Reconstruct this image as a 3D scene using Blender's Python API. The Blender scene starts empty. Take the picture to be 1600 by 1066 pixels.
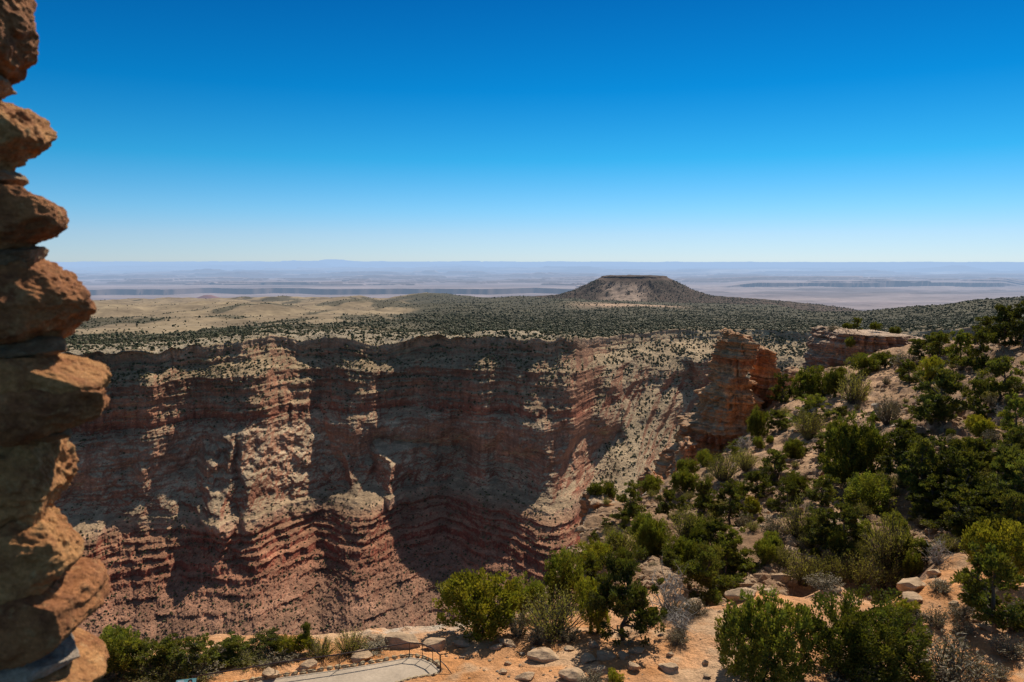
import bpy, math, random
import numpy as np

random.seed(7)
rng = np.random.default_rng(7)
C = bpy.context.scene.collection
F, PITCH = 1244.0, math.radians(5.87)
CP, SP = math.cos(PITCH), math.sin(PITCH)
SUN_AZ, SUN_EL = math.radians(26.0), math.radians(46.0)   # azimuth clockwise from +Y (the view axis)

# ------------------------------------------------------------------ helpers
def P(u, v, Y):
    cx, cy = (u - 800) / F, (533 - v) / F
    dy = CP + cy * SP
    s = Y / dy
    return np.array([cx * s, Y, (-SP + cy * CP) * s])

def px(p):
    x, y, z = p
    d = y * CP - z * SP
    return 800 + F * x / d, 533 - F * (y * SP + z * CP) / d

_perm = np.random.default_rng(11).permutation(256).astype(np.int32)
_perm = np.concatenate([_perm, _perm, _perm])
_g = np.random.default_rng(12).normal(size=(256, 3)).astype(np.float32)
_g /= np.linalg.norm(_g, axis=1)[:, None]

_gx, _gy, _gz = (np.ascontiguousarray(_g[:, i]) for i in range(3))
def pn(x, y, z, seed=0):
    f32 = np.float32
    x, y, z = np.broadcast_arrays(np.asarray(x, np.float64), np.asarray(y, np.float64), np.asarray(z, np.float64))
    sh = x.shape
    x = (x + seed * 17.31).ravel(); y = (y + seed * 9.77).ravel(); z = (z + seed * 5.13).ravel()
    if x.size > 200000:
        return np.concatenate([_pn(x[k:k + 100000], y[k:k + 100000], z[k:k + 100000]) for k in range(0, x.size, 100000)]).reshape(sh)
    return _pn(x, y, z).reshape(sh)
def _pn(x, y, z):
    f32 = np.float32
    xf, yf, zf = np.floor(x), np.floor(y), np.floor(z)
    xi, yi, zi = (a.astype(np.int32) & 255 for a in (xf, yf, zf))
    x, y, z = (x - xf).astype(f32), (y - yf).astype(f32), (z - zf).astype(f32)
    w = lambda t: t * t * t * (t * (t * 6 - 15) + 10)
    u, v, s = w(x), w(y), w(z)
    A, B = _perm.take(xi), _perm.take(xi + 1)
    A += yi; B += yi
    hs = [_perm.take(q) + zi for q in (A, B, A + 1, B + 1)]
    x1, y1, z1 = x - 1, y - 1, z - 1
    def gr(h, a, b, c):
        return _gx.take(h) * a + _gy.take(h) * b + _gz.take(h) * c
    L = lambda a, b, t: a + t * (b - a)
    r = []
    for dz, zz in ((0, z), (1, z1)):
        q = [gr(_perm.take(h + dz), a, b, zz) for h, a, b in zip(hs, (x, x1, x, x1), (y, y, y1, y1))]
        r.append(L(L(q[0], q[1], u), L(q[2], q[3], u), v))
    return L(r[0], r[1], s) * f32(1.5)

def fbm(x, y, z=0.0, o=4, seed=0, gain=0.5, lac=2.03):
    a, f, t = 1.0, 1.0, 0.0
    for i in range(o):
        t = t + a * pn(np.asarray(x) * f, np.asarray(y) * f, np.asarray(z) * f, seed + i * 3)
        a *= gain; f *= lac
    return t

def ridged(x, y, z=0.0, o=4, seed=0, gain=0.5):
    a, f, t = 1.0, 1.0, 0.0
    for i in range(o):
        t = t + a * (1 - 2 * np.abs(pn(np.asarray(x) * f, np.asarray(y) * f, np.asarray(z) * f, seed + i * 3)))
        a *= gain; f *= 2.03
    return t

def sstep(a, b, x):
    t = np.clip((x - a) / (b - a), 0, 1)
    return t * t * (3 - 2 * t)

def mixc(a, b, t):
    a, b = np.asarray(a, float), np.asarray(b, float)
    return a + (b - a) * np.asarray(t)[..., None]

def interp_smooth(x, xs, ys):
    xs, ys = np.asarray(xs, float), np.asarray(ys, float)
    m = np.gradient(ys, xs)
    x = np.clip(x, xs[0], xs[-1])
    i = np.clip(np.searchsorted(xs, x) - 1, 0, len(xs) - 2)
    h = xs[i + 1] - xs[i]; t = (x - xs[i]) / h
    return ((2*t**3-3*t**2+1)*ys[i] + (t**3-2*t**2+t)*h*m[i] + (-2*t**3+3*t**2)*ys[i+1] + (t**3-t**2)*h*m[i+1])

def make_mesh(name, V, Fc, col=None, smooth=True):
    """V (n,3); Fc list of (m,k) int arrays"""
    me = bpy.data.meshes.new(name)
    V = np.ascontiguousarray(V, np.float32).reshape(-1, 3)
    if not isinstance(Fc, (list, tuple)): Fc = [Fc]
    Fc = [f for f in Fc if len(f)]
    me.vertices.add(len(V)); me.vertices.foreach_set("co", V.ravel())
    loops = np.concatenate([f.ravel() for f in Fc]).astype(np.int32)
    sizes = np.concatenate([np.full(len(f), f.shape[1], np.int32) for f in Fc])
    me.loops.add(len(loops)); me.loops.foreach_set("vertex_index", loops)
    me.polygons.add(len(sizes))
    me.polygons.foreach_set("loop_start", np.concatenate([[0], np.cumsum(sizes)[:-1]]).astype(np.int32))
    me.polygons.foreach_set("loop_total", sizes)
    me.polygons.foreach_set("use_smooth", np.full(len(sizes), bool(smooth)))
    if col is not None:
        col = np.asarray(col, np.float32).reshape(-1, 3)
        a = me.color_attributes.new("Col", 'FLOAT_COLOR', 'POINT')
        a.data.foreach_set("color", np.concatenate([col, np.ones((len(col), 1), np.float32)], 1).ravel())
    me.update(calc_edges=True); me.validate()
    return me

def link(name, me, mat=None, parent=None, **props):
    o = bpy.data.objects.new(name, me)
    C.objects.link(o)
    if mat is not None and me is not None and not me.materials: me.materials.append(mat)
    if parent is not None: o.parent = parent
    for k, v in props.items():
        if v is not None: o[k] = v
    return o

def grid_faces(n, m, wrap=False):
    i = np.arange(n - 1)[:, None]; j = np.arange(m if wrap else m - 1)[None, :]
    j2 = (j + 1) % m
    return np.stack([i*m + j, i*m + j2, (i+1)*m + j2, (i+1)*m + j], -1).reshape(-1, 4)

def grid_obj(name, V, col, mat, flip=False, keep=None, **props):
    n, m = V.shape[:2]
    f = grid_faces(n, m)
    if keep is not None: f = f[keep.ravel()[f].all(1)]
    if flip: f = f[:, ::-1]
    return link(name, make_mesh(name, V.reshape(-1, 3), f, col), mat, **props)

def gnormal(V):
    du = np.gradient(V, axis=1); dv = np.gradient(V, axis=0)
    n = np.cross(du, dv); n /= np.linalg.norm(n, axis=2)[..., None] + 1e-9
    return n

# ------------------------------------------------------------------ materials
class NT:
    def __init__(self, name):
        self.m = bpy.data.materials.new(name); self.m.use_nodes = True
        self.t = self.m.node_tree; self.t.nodes.clear()
        self.out = self.n('ShaderNodeOutputMaterial')
    def n(self, typ, **kw):
        nd = self.t.nodes.new(typ)
        for k, v in kw.items():
            if k.startswith('i_'):
                key = k[2:]; nd.inputs[int(key) if key.isdigit() else key].default_value = v
            else: setattr(nd, k, v)
        return nd
    def l(self, a, b): self.t.links.new(a, b)
    def math(self, op, a, b=None):
        nd = self.n('ShaderNodeMath', operation=op)
        for i, x in enumerate((a, b)):
            if x is None: continue
            if isinstance(x, (int, float)): nd.inputs[i].default_value = x
            else: self.l(x, nd.inputs[i])
        return nd.outputs[0]
    def mix(self, blend, fac, a, b):
        nd = self.n('ShaderNodeMix', data_type='RGBA', blend_type=blend)
        for i, x in ((0, fac), (6, a), (7, b)):
            if isinstance(x, (int, float)): nd.inputs[i].default_value = x
            elif isinstance(x, tuple): nd.inputs[i].default_value = (*x, 1) if len(x) == 3 else x
            else: self.l(x, nd.inputs[i])
        return nd.outputs[2]
    def noise(self, vec, scale, detail=4, rough=0.6):
        nd = self.n('ShaderNodeTexNoise'); nd.inputs['Scale'].default_value = scale
        nd.inputs['Detail'].default_value = detail; nd.inputs['Roughness'].default_value = rough
        self.l(vec, nd.inputs['Vector']); return nd.outputs[0]
    def ramp(self, x, lo, hi, a=0.0, b=1.0):
        nd = self.n('ShaderNodeMapRange'); self.l(x, nd.inputs[0])
        for i, v in enumerate((lo, hi, a, b)): nd.inputs[i + 1].default_value = v
        return nd.outputs[0]

HAZE_COL = (0.38, 0.54, 0.79, 1)  # glow colour standing in for air light

def terrain_mat(name, scales, contrast=0.5, bump=None, haze=None, rough=0.95, tint=None, attr=True, base=(0.5,0.5,0.5)):
    """vertex colour times layered noise; bump: list of (scale, distance); haze: length in metres (air light painted as a glow mixed into the surface by distance)"""
    T = NT(name)
    geo = T.n('ShaderNodeNewGeometry'); tc = T.n('ShaderNodeTexCoord'); pos = tc.outputs['Object']
    if attr:
        at = T.n('ShaderNodeAttribute', attribute_name='Col'); c = at.outputs['Color']
    else:
        rg = T.n('ShaderNodeRGB'); rg.outputs[0].default_value = (*base, 1); c = rg.outputs[0]
    for s in scales:
        nz = T.noise(pos, s, 5, 0.65)
        k = T.ramp(nz, 0.3, 0.7, 1 - contrast, 1 + contrast)
        cc = T.n('ShaderNodeCombineColor')
        for i in range(3): T.l(k, cc.inputs[i])
        c = T.mix('MULTIPLY', 1.0, c, cc.outputs[0])
    if tint:
        for (s, colr, lo, hi) in tint:
            nz = T.noise(pos, s, 6, 0.7)
            c = T.mix('MIX', T.ramp(nz, lo, hi), c, colr)
    b = T.n('ShaderNodeBsdfPrincipled'); b.inputs['Roughness'].default_value = rough
    b.inputs['Specular IOR Level'].default_value = 0.15
    T.l(c, b.inputs['Base Color'])
    prev = None
    for (s, d) in (bump or []):
        nz = T.noise(pos, s, 6, 0.7)
        bp = T.n('ShaderNodeBump'); bp.inputs['Distance'].default_value = d; bp.inputs['Strength'].default_value = 1.0
        T.l(nz, bp.inputs['Height'])
        if prev is not None: T.l(prev, bp.inputs['Normal'])
        prev = bp.outputs[0]
    if prev is not None: T.l(prev, b.inputs['Normal'])
    sh = b.outputs[0]
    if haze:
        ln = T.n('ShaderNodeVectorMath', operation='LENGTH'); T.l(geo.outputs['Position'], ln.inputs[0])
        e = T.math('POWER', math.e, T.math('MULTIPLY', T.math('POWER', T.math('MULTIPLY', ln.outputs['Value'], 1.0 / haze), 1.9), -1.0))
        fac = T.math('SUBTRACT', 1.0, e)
        em = T.n('ShaderNodeEmission'); em.inputs[0].default_value = HAZE_COL; em.inputs[1].default_value = 1.0  # painted haze: the surface itself glows more with distance
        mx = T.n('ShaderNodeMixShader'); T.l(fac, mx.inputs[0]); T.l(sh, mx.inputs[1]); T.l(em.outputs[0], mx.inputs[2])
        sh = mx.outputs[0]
    T.l(sh, T.out.inputs[0])
    return T.m

def leaf_mat(name, colr, var=0.35, trans=0.4, haze=None):
    T = NT(name)
    at = T.n('ShaderNodeAttribute', attribute_name='Col')
    oi = T.n('ShaderNodeObjectInfo')
    c = T.mix('MULTIPLY', 1.0, (*colr, 1), at.outputs['Color'])
    k = T.ramp(oi.outputs['Random'], 0, 1, 1 - var, 1 + var)
    cc = T.n('ShaderNodeCombineColor')
    for i in range(3): T.l(k, cc.inputs[i])
    c = T.mix('MULTIPLY', 1.0, c, cc.outputs[0])
    d = T.n('ShaderNodeBsdfPrincipled'); d.inputs['Roughness'].default_value = 0.7; d.inputs['Specular IOR Level'].default_value = 0.2
    T.l(c, d.inputs['Base Color'])
    tr = T.n('ShaderNodeBsdfTranslucent'); T.l(T.mix('MULTIPLY', 1.0, c, (1.15, 1.2, 0.5, 1)), tr.inputs[0])
    mx = T.n('ShaderNodeMixShader'); mx.inputs[0].default_value = trans
    T.l(d.outputs[0], mx.inputs[1]); T.l(tr.outputs[0], mx.inputs[2])
    sh = mx.outputs[0]
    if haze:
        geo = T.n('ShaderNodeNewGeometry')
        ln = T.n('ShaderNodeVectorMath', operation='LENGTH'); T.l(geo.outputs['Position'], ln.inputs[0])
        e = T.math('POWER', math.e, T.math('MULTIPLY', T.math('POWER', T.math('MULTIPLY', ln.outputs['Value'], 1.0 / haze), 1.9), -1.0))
        em = T.n('ShaderNodeEmission'); em.inputs[0].default_value = HAZE_COL  # same distance glow painted on the leaves as haze
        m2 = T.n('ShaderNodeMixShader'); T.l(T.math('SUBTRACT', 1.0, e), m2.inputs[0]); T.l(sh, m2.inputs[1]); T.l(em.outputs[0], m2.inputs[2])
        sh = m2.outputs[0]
    T.l(sh, T.out.inputs[0])
    return T.m

def plain_mat(name, colr, rough=0.5, metal=0.0, nscale=None, ncon=0.3):
    T = NT(name)
    b = T.n('ShaderNodeBsdfPrincipled'); b.inputs['Base Color'].default_value = (*colr, 1)
    b.inputs['Roughness'].default_value = rough; b.inputs['Metallic'].default_value = metal
    if nscale:
        tc = T.n('ShaderNodeTexCoord')
        k = T.ramp(T.noise(tc.outputs['Object'], nscale, 5, 0.7), 0.3, 0.7, 1 - ncon, 1 + ncon)
        cc = T.n('ShaderNodeCombineColor')
        for i in range(3): T.l(k, cc.inputs[i])
        T.l(T.mix('MULTIPLY', 1.0, (*colr, 1), cc.outputs[0]), b.inputs['Base Color'])
    T.l(b.outputs[0], T.out.inputs[0])
    return T.m

HAZE = 32000.0  # distance scale of the painted haze glow
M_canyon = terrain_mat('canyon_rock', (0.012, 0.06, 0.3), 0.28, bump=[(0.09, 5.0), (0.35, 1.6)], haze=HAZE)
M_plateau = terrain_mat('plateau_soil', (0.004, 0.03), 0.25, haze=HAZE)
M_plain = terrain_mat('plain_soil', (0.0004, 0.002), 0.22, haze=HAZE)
M_fore = terrain_mat('sandy_ground', (0.15, 1.1, 6.0), 0.22, bump=[(0.8, 0.5), (4.0, 0.12)])
M_cliff = terrain_mat('layered_sandstone', (0.08, 0.5, 2.5), 0.25, bump=[(0.5, 0.7), (2.5, 0.2)])
M_rock = terrain_mat('pale_limestone', (0.7, 3.0), 0.2, bump=[(2.5, 0.12), (9.0, 0.05)], attr=False, base=(0.50, 0.345, 0.215),
                     tint=[(1.1, (0.42, 0.22, 0.11), 0.55, 0.72)])
M_rock_grey = terrain_mat('grey_limestone', (0.7, 3.0), 0.25, bump=[(2.5, 0.12), (9.0, 0.05)], attr=False, base=(0.43, 0.35, 0.265),
                     tint=[(1.1, (0.40, 0.22, 0.12), 0.6, 0.75)])
M_wood = plain_mat('bark', (0.10, 0.075, 0.055), 0.9, nscale=3.0)
M_dead = plain_mat('dead_wood', (0.30, 0.27, 0.24), 0.9, nscale=3.0)
M_juniper = leaf_mat('juniper_leaf', (0.155, 0.155, 0.028))
M_pinyon = leaf_mat('pinyon_needle', (0.115, 0.115, 0.027))
M_yellow = leaf_mat('yellow_green_leaf', (0.25, 0.225, 0.03), 0.25)
M_blade = leaf_mat('olive_blade', (0.30, 0.265, 0.08), 0.25)
M_sage = leaf_mat('sage_leaf', (0.25, 0.205, 0.135), 0.25, 0.15)
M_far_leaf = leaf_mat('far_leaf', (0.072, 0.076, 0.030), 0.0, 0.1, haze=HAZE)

# ------------------------------------------------------------------ camera, sun, sky
cam = bpy.data.cameras.new('camera'); camo = bpy.data.objects.new('camera', cam); C.objects.link(camo)
cam.sensor_width = 36.0; cam.lens = 36.0 * F / 1600.0
cam.clip_start = 0.05; cam.clip_end = 400000.0
camo.location = (0, 0, 0); camo.rotation_euler = (math.pi / 2 - PITCH, 0, 0)
cam.dof.use_dof = True; cam.dof.focus_distance = 300.0; cam.dof.aperture_fstop = 4.5
S = bpy.context.scene; S.camera = camo
S.view_settings.view_transform = 'Standard'; S.view_settings.look = 'None'
S.view_settings.exposure = 0; S.view_settings.gamma = 1
S.cycles.max_bounces = 5; S.cycles.diffuse_bounces = 2; S.cycles.glossy_bounces = 1; S.cycles.transmission_bounces = 2
S.cycles.use_denoising = True

w = bpy.data.worlds.new('World'); S.world = w; w.use_nodes = True
nt = w.node_tree; nt.nodes.clear()
wo = nt.nodes.new('ShaderNodeOutputWorld'); bg = nt.nodes.new('ShaderNodeBackground')
sky = nt.nodes.new('ShaderNodeTexSky'); sky.sky_type = 'NISHITA'; sky.sun_disc = False
sky.sun_elevation = SUN_EL; sky.sun_rotation = SUN_AZ
sky.altitude = 2200; sky.air_density = 1.0; sky.dust_density = 0.3; sky.ozone_density = 1.0
geo_w = nt.nodes.new('ShaderNodeTexCoord'); sep = nt.nodes.new('ShaderNodeSeparateXYZ'); nt.links.new(geo_w.outputs['Generated'], sep.inputs[0])
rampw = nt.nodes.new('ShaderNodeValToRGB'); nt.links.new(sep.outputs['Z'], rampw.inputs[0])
SKY = [(0.0, (.47, .60, .86)), (0.03, (.44, .60, .84)), (0.06, (.31, .61, .85)), (0.12, (.080, .56, .80)), (0.20, (.009, .44, .745)), (0.31, (.0045, .32, .63)), (0.37, (.50, .47, .45)), (0.60, (.86, .75, .65))]  # last two stops: unseen upper sky, warmed and brightened as added shadow fill
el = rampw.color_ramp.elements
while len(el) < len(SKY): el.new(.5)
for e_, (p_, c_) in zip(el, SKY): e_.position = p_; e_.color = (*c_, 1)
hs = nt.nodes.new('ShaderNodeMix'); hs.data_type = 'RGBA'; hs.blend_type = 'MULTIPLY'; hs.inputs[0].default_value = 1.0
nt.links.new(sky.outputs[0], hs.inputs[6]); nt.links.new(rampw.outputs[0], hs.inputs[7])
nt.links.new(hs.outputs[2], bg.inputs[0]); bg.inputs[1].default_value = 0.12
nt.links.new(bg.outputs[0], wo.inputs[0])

sl = bpy.data.lights.new('sun', 'SUN'); so = bpy.data.objects.new('sun', sl); C.objects.link(so)
sl.energy = 5.0; sl.angle = math.radians(0.53); sl.color = (1.0, 0.91, 0.77)
from mathutils import Vector
sdir = Vector((math.sin(SUN_AZ) * math.cos(SUN_EL), math.cos(SUN_AZ) * math.cos(SUN_EL), math.sin(SUN_EL)))
so.rotation_euler = sdir.to_track_quat('Z', 'Y').to_euler(); so.location = (30, -20, 60)

# ------------------------------------------------------------------ plateau height
_pr = [(900,-140),(1450,-152),(1600,-158),(2000,-174),(2500,-195),(3000,-215),(4000,-250),(5000,-285),(6000,-322),(7500,-382),(9500,-475),(12000,-640)]
def u_of(x, y): return 800 + F * np.asarray(x) / np.asarray(y)      # column at the level of the horizon

def plateau_z(x, y):
    x, y = np.asarray(x, float), np.asarray(y, float)
    R = np.hypot(x, y); u = u_of(x, y)
    z = interp_smooth(R, [a for a, b in _pr], [b for a, b in _pr])
    z = z + 42 * fbm(x / 620, y / 800, 3.3, 4, 21) * sstep(1700, 4200, R) * (1 - 0.6 * sstep(600, 760, u))
    z = z + 5 * fbm(x / 90, y / 140, 1.3, 3, 25) * sstep(1480, 1800, R)
    z = z + (15 * fbm(x / 95, y / 75, 4.4, 3, 27) + 2.2 * fbm(x / 17, y / 17, 1.4, 3, 28)) * np.exp(-((R - 1530) / 170) ** 2)
    # low wooded rises along the rim
    def bump(uc, Rc, su, sr, h): return h * np.exp(-((u - uc) / su) ** 2 - ((R - Rc) / sr) ** 2)
    z = z + bump(430, 1900, 95, 330, 13) + bump(610, 2300, 150, 300, 10) + bump(800, 1560, 60, 170, 14) + bump(420, 1600, 35, 100, 11)
    z = z + bump(860, 5200, 150, 900, 40) + bump(700, 6800, 120, 700, 35)
    z = z + bump(330, 5200, 140, 500, 22) + bump(180, 7800, 160, 700, 34) + bump(470, 7400, 150, 700, 26)
    # broad wooded ridge rising to the right
    rr = sstep(1290, 1640, u)
    z = z + rr * (92 * np.exp(-((R - 3600) / 900) ** 2) + 40 * np.exp(-((R - 2100) / 500) ** 2))
    # the land breaks off to the plain
    Re = interp_smooth(u, [-200, 700, 1000, 1120, 1230, 1330, 1450, 1900], [9200, 8800, 8200, 7000, 4900, 4300, 4700, 5200])
    Re = Re * (1 + 0.06 * fbm(x / 900, y / 900, 0.7, 3, 31))
    d = R - Re
    z = z - np.where(d > 0, np.minimum(d * 0.42, 500), 0)
    return z

def forest(x, y):
    u = u_of(x, y); R = np.hypot(x, y)
    f = sstep(560, 720, u + 60 * fbm(x / 600, y / 600, 0, 2, 41)) * 0.95
    f = np.maximum(f, 0.58 * (1 - sstep(2150, 2500, R + 500 * fbm(x / 400, y / 500, 0, 3, 43))))
    n = fbm(x / 260, y / 420, 0.2, 4, 45)
    f = f + 0.24 * n * (1 - .5 * sstep(640, 760, u)) - 0.02
    f = np.maximum(f, 0.5 * sstep(0.12, 0.4, fbm(x / 330, y / 800, 2.0, 3, 47)))
    f = f * (.35 + .65 * sstep(1560, 1760, R + 120 * fbm(x / 80, y / 80, 5, 3, 49)))
    mead = np.exp(-((u - 985) / 85) ** 4 - ((R - 4300) / 260) ** 2)
    f = f * (1 - 0.95 * mead)
    return np.clip(f, 0.10, 1)

# ------------------------------------------------------------------ canyon wall
def build_canyon():
    # depth below the rim -> outward run: cliffs, ledges, the great cliff, stepped ledges, talus
    PF = np.array([(0,0),(2,3),(21,6),(24,13),(33,15),(52,54),(67,58),(70,65),(85,68),(89,76),(102,79),(105,84),(119,87),(128,99),(136,106),
                   (190,131),(225,172),(239,203),(242,218),(256,241),(262,243),(265,254),(271,256),(274,266),(279,268),(282,279),(288,281),(291,293),(301,296),(304,308),(310,310),
                   (316,330),(320,332),(330,364),(333,366),(345,405),(348,407),(360,450),(363,452),(400,600)], float)
    Dn, On = PF[:, 0], PF[:, 1] + np.interp(PF[:, 0], [0, 200, 256, 330, 400], [0, 0, 30, 50, 60])
    Dg = np.linspace(0, 400, 801); Og = np.interp(Dg, Dn, On)
    ker = np.ones(57) / 57
    Os = np.convolve(np.pad(Og, 28, mode='edge'), ker, mode='valid'); Os = Os - Os[0] * np.exp(-Dg / 15)
    # sampling: rows spread along the profile as it is seen
    wt = np.concatenate([[0], np.cumsum(np.diff(Dg) + 0.45 * np.diff(Og))])
    nr, ncol = 640, 1680
    tt = np.linspace(0, wt[-1], nr)
    t, D = wt, Dg
    us = np.linspace(-260, 1760, ncol)
    a = np.arctan((us - 800) / F)[None, :]
    sa, ca = np.sin(a), np.cos(a)
    x0 = 1500 * sa; y0 = 1500 * ca
    rim = interp_smooth(us, [0, 130, 200, 270, 330, 400, 480, 560, 620, 680, 740, 800, 860, 900, 940, 1000, 1060, 1120, 1200, 1330, 1500, 1750],
                            [1455, 1440, 1425, 1455, 1500, 1545, 1575, 1560, 1545, 1500, 1480, 1475, 1470, 1530, 1680, 1850, 1960, 2050, 2080, 2000, 1950, 1900])[None, :]
    l = 1500 * np.arctan((us - 800) / F)[None, :]        # metres along the wall
    alc = ridged(l / 170, 0.3, 0.0, 3, 51) - 0.75        # buttresses and alcoves
    small = 13 * alc + 9 * fbm(l / 60, 0, 1.0, 3, 53)
    rim = rim + 24 - small - 22 * fbm(l / 190, 0.0, 9.0, 2, 52)
    far = sstep(905, 1000, us)[None, :]                  # the side canyon: gentler, farther
    zr = plateau_z(rim * sa, rim * ca)
    # depth table with lateral variation of the ledges
    wob = 7.0 * fbm(l / 190, 0, 2.0, 2, 55)
    T = tt[:, None] + wob * sstep(6, 40, tt)[:, None]
    Dd = np.interp(T, t, D)
    strat = np.clip(0.9 + 1.0 * fbm(l / 100, Dd / 40, 4.0, 3, 57), 0.1, 1.1) * (1 - 0.78 * far)      # talus buries the ledges in places
    o_f = np.interp(Dd, Dn, On); o_s = np.interp(Dd, Dg, Os)
    out = o_s + (o_f - o_s) * strat
    upr = np.clip(1.2 * fbm(l / 120, Dd / 150, 0.6, 3, 50) + 0.42, 0, 1.15)
    out = out + upr * np.interp(Dd, [0, 22, 52, 95, 130], [0, 6, 34, 40, 44]) * (1 - sstep(170, 250, Dd))
    deepen = 1 + 1.3 * far
    out = out * deepen
    red = sstep(100, 170, Dd) * (1 - sstep(240, 285, Dd)); up = 1 - sstep(115, 160, Dd)
    # great buttresses and alcoves, fanning out and standing farther forward with depth
    lw = l + 34 * fbm(l / 210, Dd / 190, 8.8, 3, 60)
    g = np.interp(Dd, [0, 60, 130, 240, 300, 400], [.34, .45, .55, 1.0, 1.1, 1.0])
    def butt(uc, wd, h, lean=0.0):
        lc = 1500 * math.atan((uc - 800) / F) + lean * Dd
        w_ = wd * (1 + Dd / 420)
        return h * np.exp(-np.abs((lw - lc) / w_) ** 1.5)
    B = butt(195, 125, -108) + butt(392, 74, 88, -.05) + butt(478, 26, -34) + butt(556, 48, 50, .05) + butt(684, 80, -96) + butt(742, 34, 22) + butt(880, 62, 62, .2)
    out = out + g * B * (1 - .7 * far)
    out = out - small * .9 * sstep(115, 190, Dd)
    fold = fbm((l + 0.25 * Dd) / 130, Dd / 120, 1.7, 4, 61)
    out = out + red * (1 - 0.6 * far) * (24 * fold + 9 * (ridged((l + 0.4 * Dd) / 62, Dd / 110, 3.1, 3, 62) - 0.7))
    out = out - up * 3.0 * np.clip(ridged(l / 16, Dd / 60, 2.2, 2, 63) - 0.8, 0, 1) * 2
    out = out + up * 4.0 * np.round(2.2 * fbm(l / 34, np.floor(Dd / 15), 2.9, 2, 64)) / 2
    layer = np.searchsorted(np.array([256, 265, 274, 282, 291, 304, 318, 331, 346]), Dd)
    out = out + (1 - .8 * far) * sstep(248, 262, Dd) * (7 * fbm(l / 36, layer * 1.37 + .3, 2.2, 3, 78) + 5 * np.round(1.8 * pn(l / 13, layer * 1.77 + .4, 6.1, 79)) / 2)
    We = np.interp(o_f, Og, Dg)
    # spurs (union): centre column at depth 150, drift per metre of depth, crest start depth, crest slope (out per depth), side factor
    def spur(uc, D0, o0, k, side, drift=0.0, Dend=420, wob_s=0.0):
        lc = 1500 * math.atan((uc - 800) / F) + drift * (Dd - 150)
        lat = l + 20 * fbm(l / 75, Dd / 55, uc * 0.01, 4, 65) - lc
        sl_, sr_ = side if isinstance(side, tuple) else (side, side)
        lat = np.where(lat < 0, -lat * sl_, lat * sr_)
        step_o = np.interp(Dd, Dn, On) - np.interp(Dd, Dg, Os)
        c = o0 + k * (Dd - D0) + 1.3 * step_o + 9 * fbm(l / 30, Dd / 26, uc * 0.02, 3, 66)
        r = c - lat
        r = np.where(Dd < D0, r - (D0 - Dd) * 3.0, r)
        return np.where(Dd > Dend, r - (Dd - Dend) * 1.5, r)
    sp = spur(372, 50, 92, 1.12, (1.7, .42), -0.06, 258)
    sp = np.maximum(sp, spur(350, 95, 128, 1.12, (2.2, .5), -0.16, 258))
    sp = np.maximum(sp, spur(448, 105, 128, 1.08, (1.6, .7), 0.06, 258))
    sp = np.maximum(sp, spur(535, 150, 158, 1.0, (1.7, 1.1), 0.05, 256))
    sp = np.maximum(sp, spur(594, 185, 190, 1.0, (1.3, 1.0), 0.05, 256))
    sp = np.maximum(sp, spur(890, 70, 48, 1.0, 0.9, 0.35, 250))
    sp = np.maximum(sp, spur(955, 60, 45, 1.5, 0.9, 0.5, 300))
    m_sp = sstep(-8, 6, sp - out)
    out = np.maximum(out, sp)
    # broad apron of ledges below the lit spurs, and one in front of the nose
    def apron(uc, su, h): return h * np.exp(-np.abs((us[None, :] - uc) / su) ** 4)
    low = sstep(225, 262, Dd)
    out = out + low * ((apron(448, 150, 26) - apron(215, 80, 22)) + apron(850, 60, 12))
    out = out + far * sstep(40, 150, Dd) * 48 * (ridged((l + 0.55 * Dd) / 95, Dd / 600, 4.4, 3, 68) - 0.75)
    out = out + low * 22 * fbm((l + 0.2 * Dd) / 190, Dd / 300, 5.5, 4, 67) + sstep(300, 330, Dd) * 4 * fbm((l - .3 * Dd) / 30, Dd / 40, 6.5, 3, 69)
    # rough rock
    L2 = l + 0 * Dd
    out = out + sstep(1, 8, Dd) * (5.0 * fbm(L2 / 34, Dd / 26, 3.0, 3, 71) + 2.6 * (1 - .9 * m_sp) * (1 - .8 * far) * fbm(L2 / 42, (Dd + 8 * pn(0 * Dd, Dd / 15, .4, 76)) / 5.2, 5.0, 2, 72) + m_sp * 2.9 * (ridged(L2 / 17, out / 17, Dd / 17, 3, 74) - .6) + 2.4 * fbm(L2 / 7.5, Dd / 5.5, 8.0, 3, 73))
    rubble = np.clip(fbm(L2 / 3.6, out / 3.6, Dd / 3.6, 2, 75) - 0.1, 0, 1) * 3.0
    Rr = rim - out - rubble * sstep(10, 40, Dd) * (1 + 1.2 * sstep(295, 315, Dd))
    kw = 241
    zs = np.convolve(np.pad(zr[0], kw // 2, mode='edge'), np.ones(kw) / kw, mode='valid')[None, :]
    z = zs - Dd + (zr - zs) * np.exp(-(Dd / 45) ** 2)
    # rows behind the rim that join the plateau, and a floor in front
    back = np.array([400, 300, 220, 160, 115, 80, 54, 34, 20, 11, 5, 2.0])[:, None]
    Rb = rim + back; zb = plateau_z(Rb * sa, Rb * ca) + 1.2 * fbm(l / 9, back / 9, 0, 3, 77) - sstep(300, 400, back) * 6
    R_all = np.concatenate([Rb, Rr, Rr[-1:] * 0.8, Rr[-1:] * 0.45]); z_all = np.concatenate([zb, z, z[-1:] - 25, z[-1:] - 60])
    V = np.stack([R_all * sa, R_all * ca, z_all], -1)
    n = gnormal(V); n *= np.sign(n[..., 2:3] + 1e-9)
    nb = len(back)
    Dall = np.concatenate([np.zeros_like(Rb), Dd, Dd[-1:], Dd[-1:]])
    la = np.broadcast_to(l, Dall.shape)
    wobD = Dall + 4 * fbm(la / 150, 0, 0.5, 3, 81)
    farv = sstep(905, 985, us)[None, :] + 0 * Dall
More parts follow.
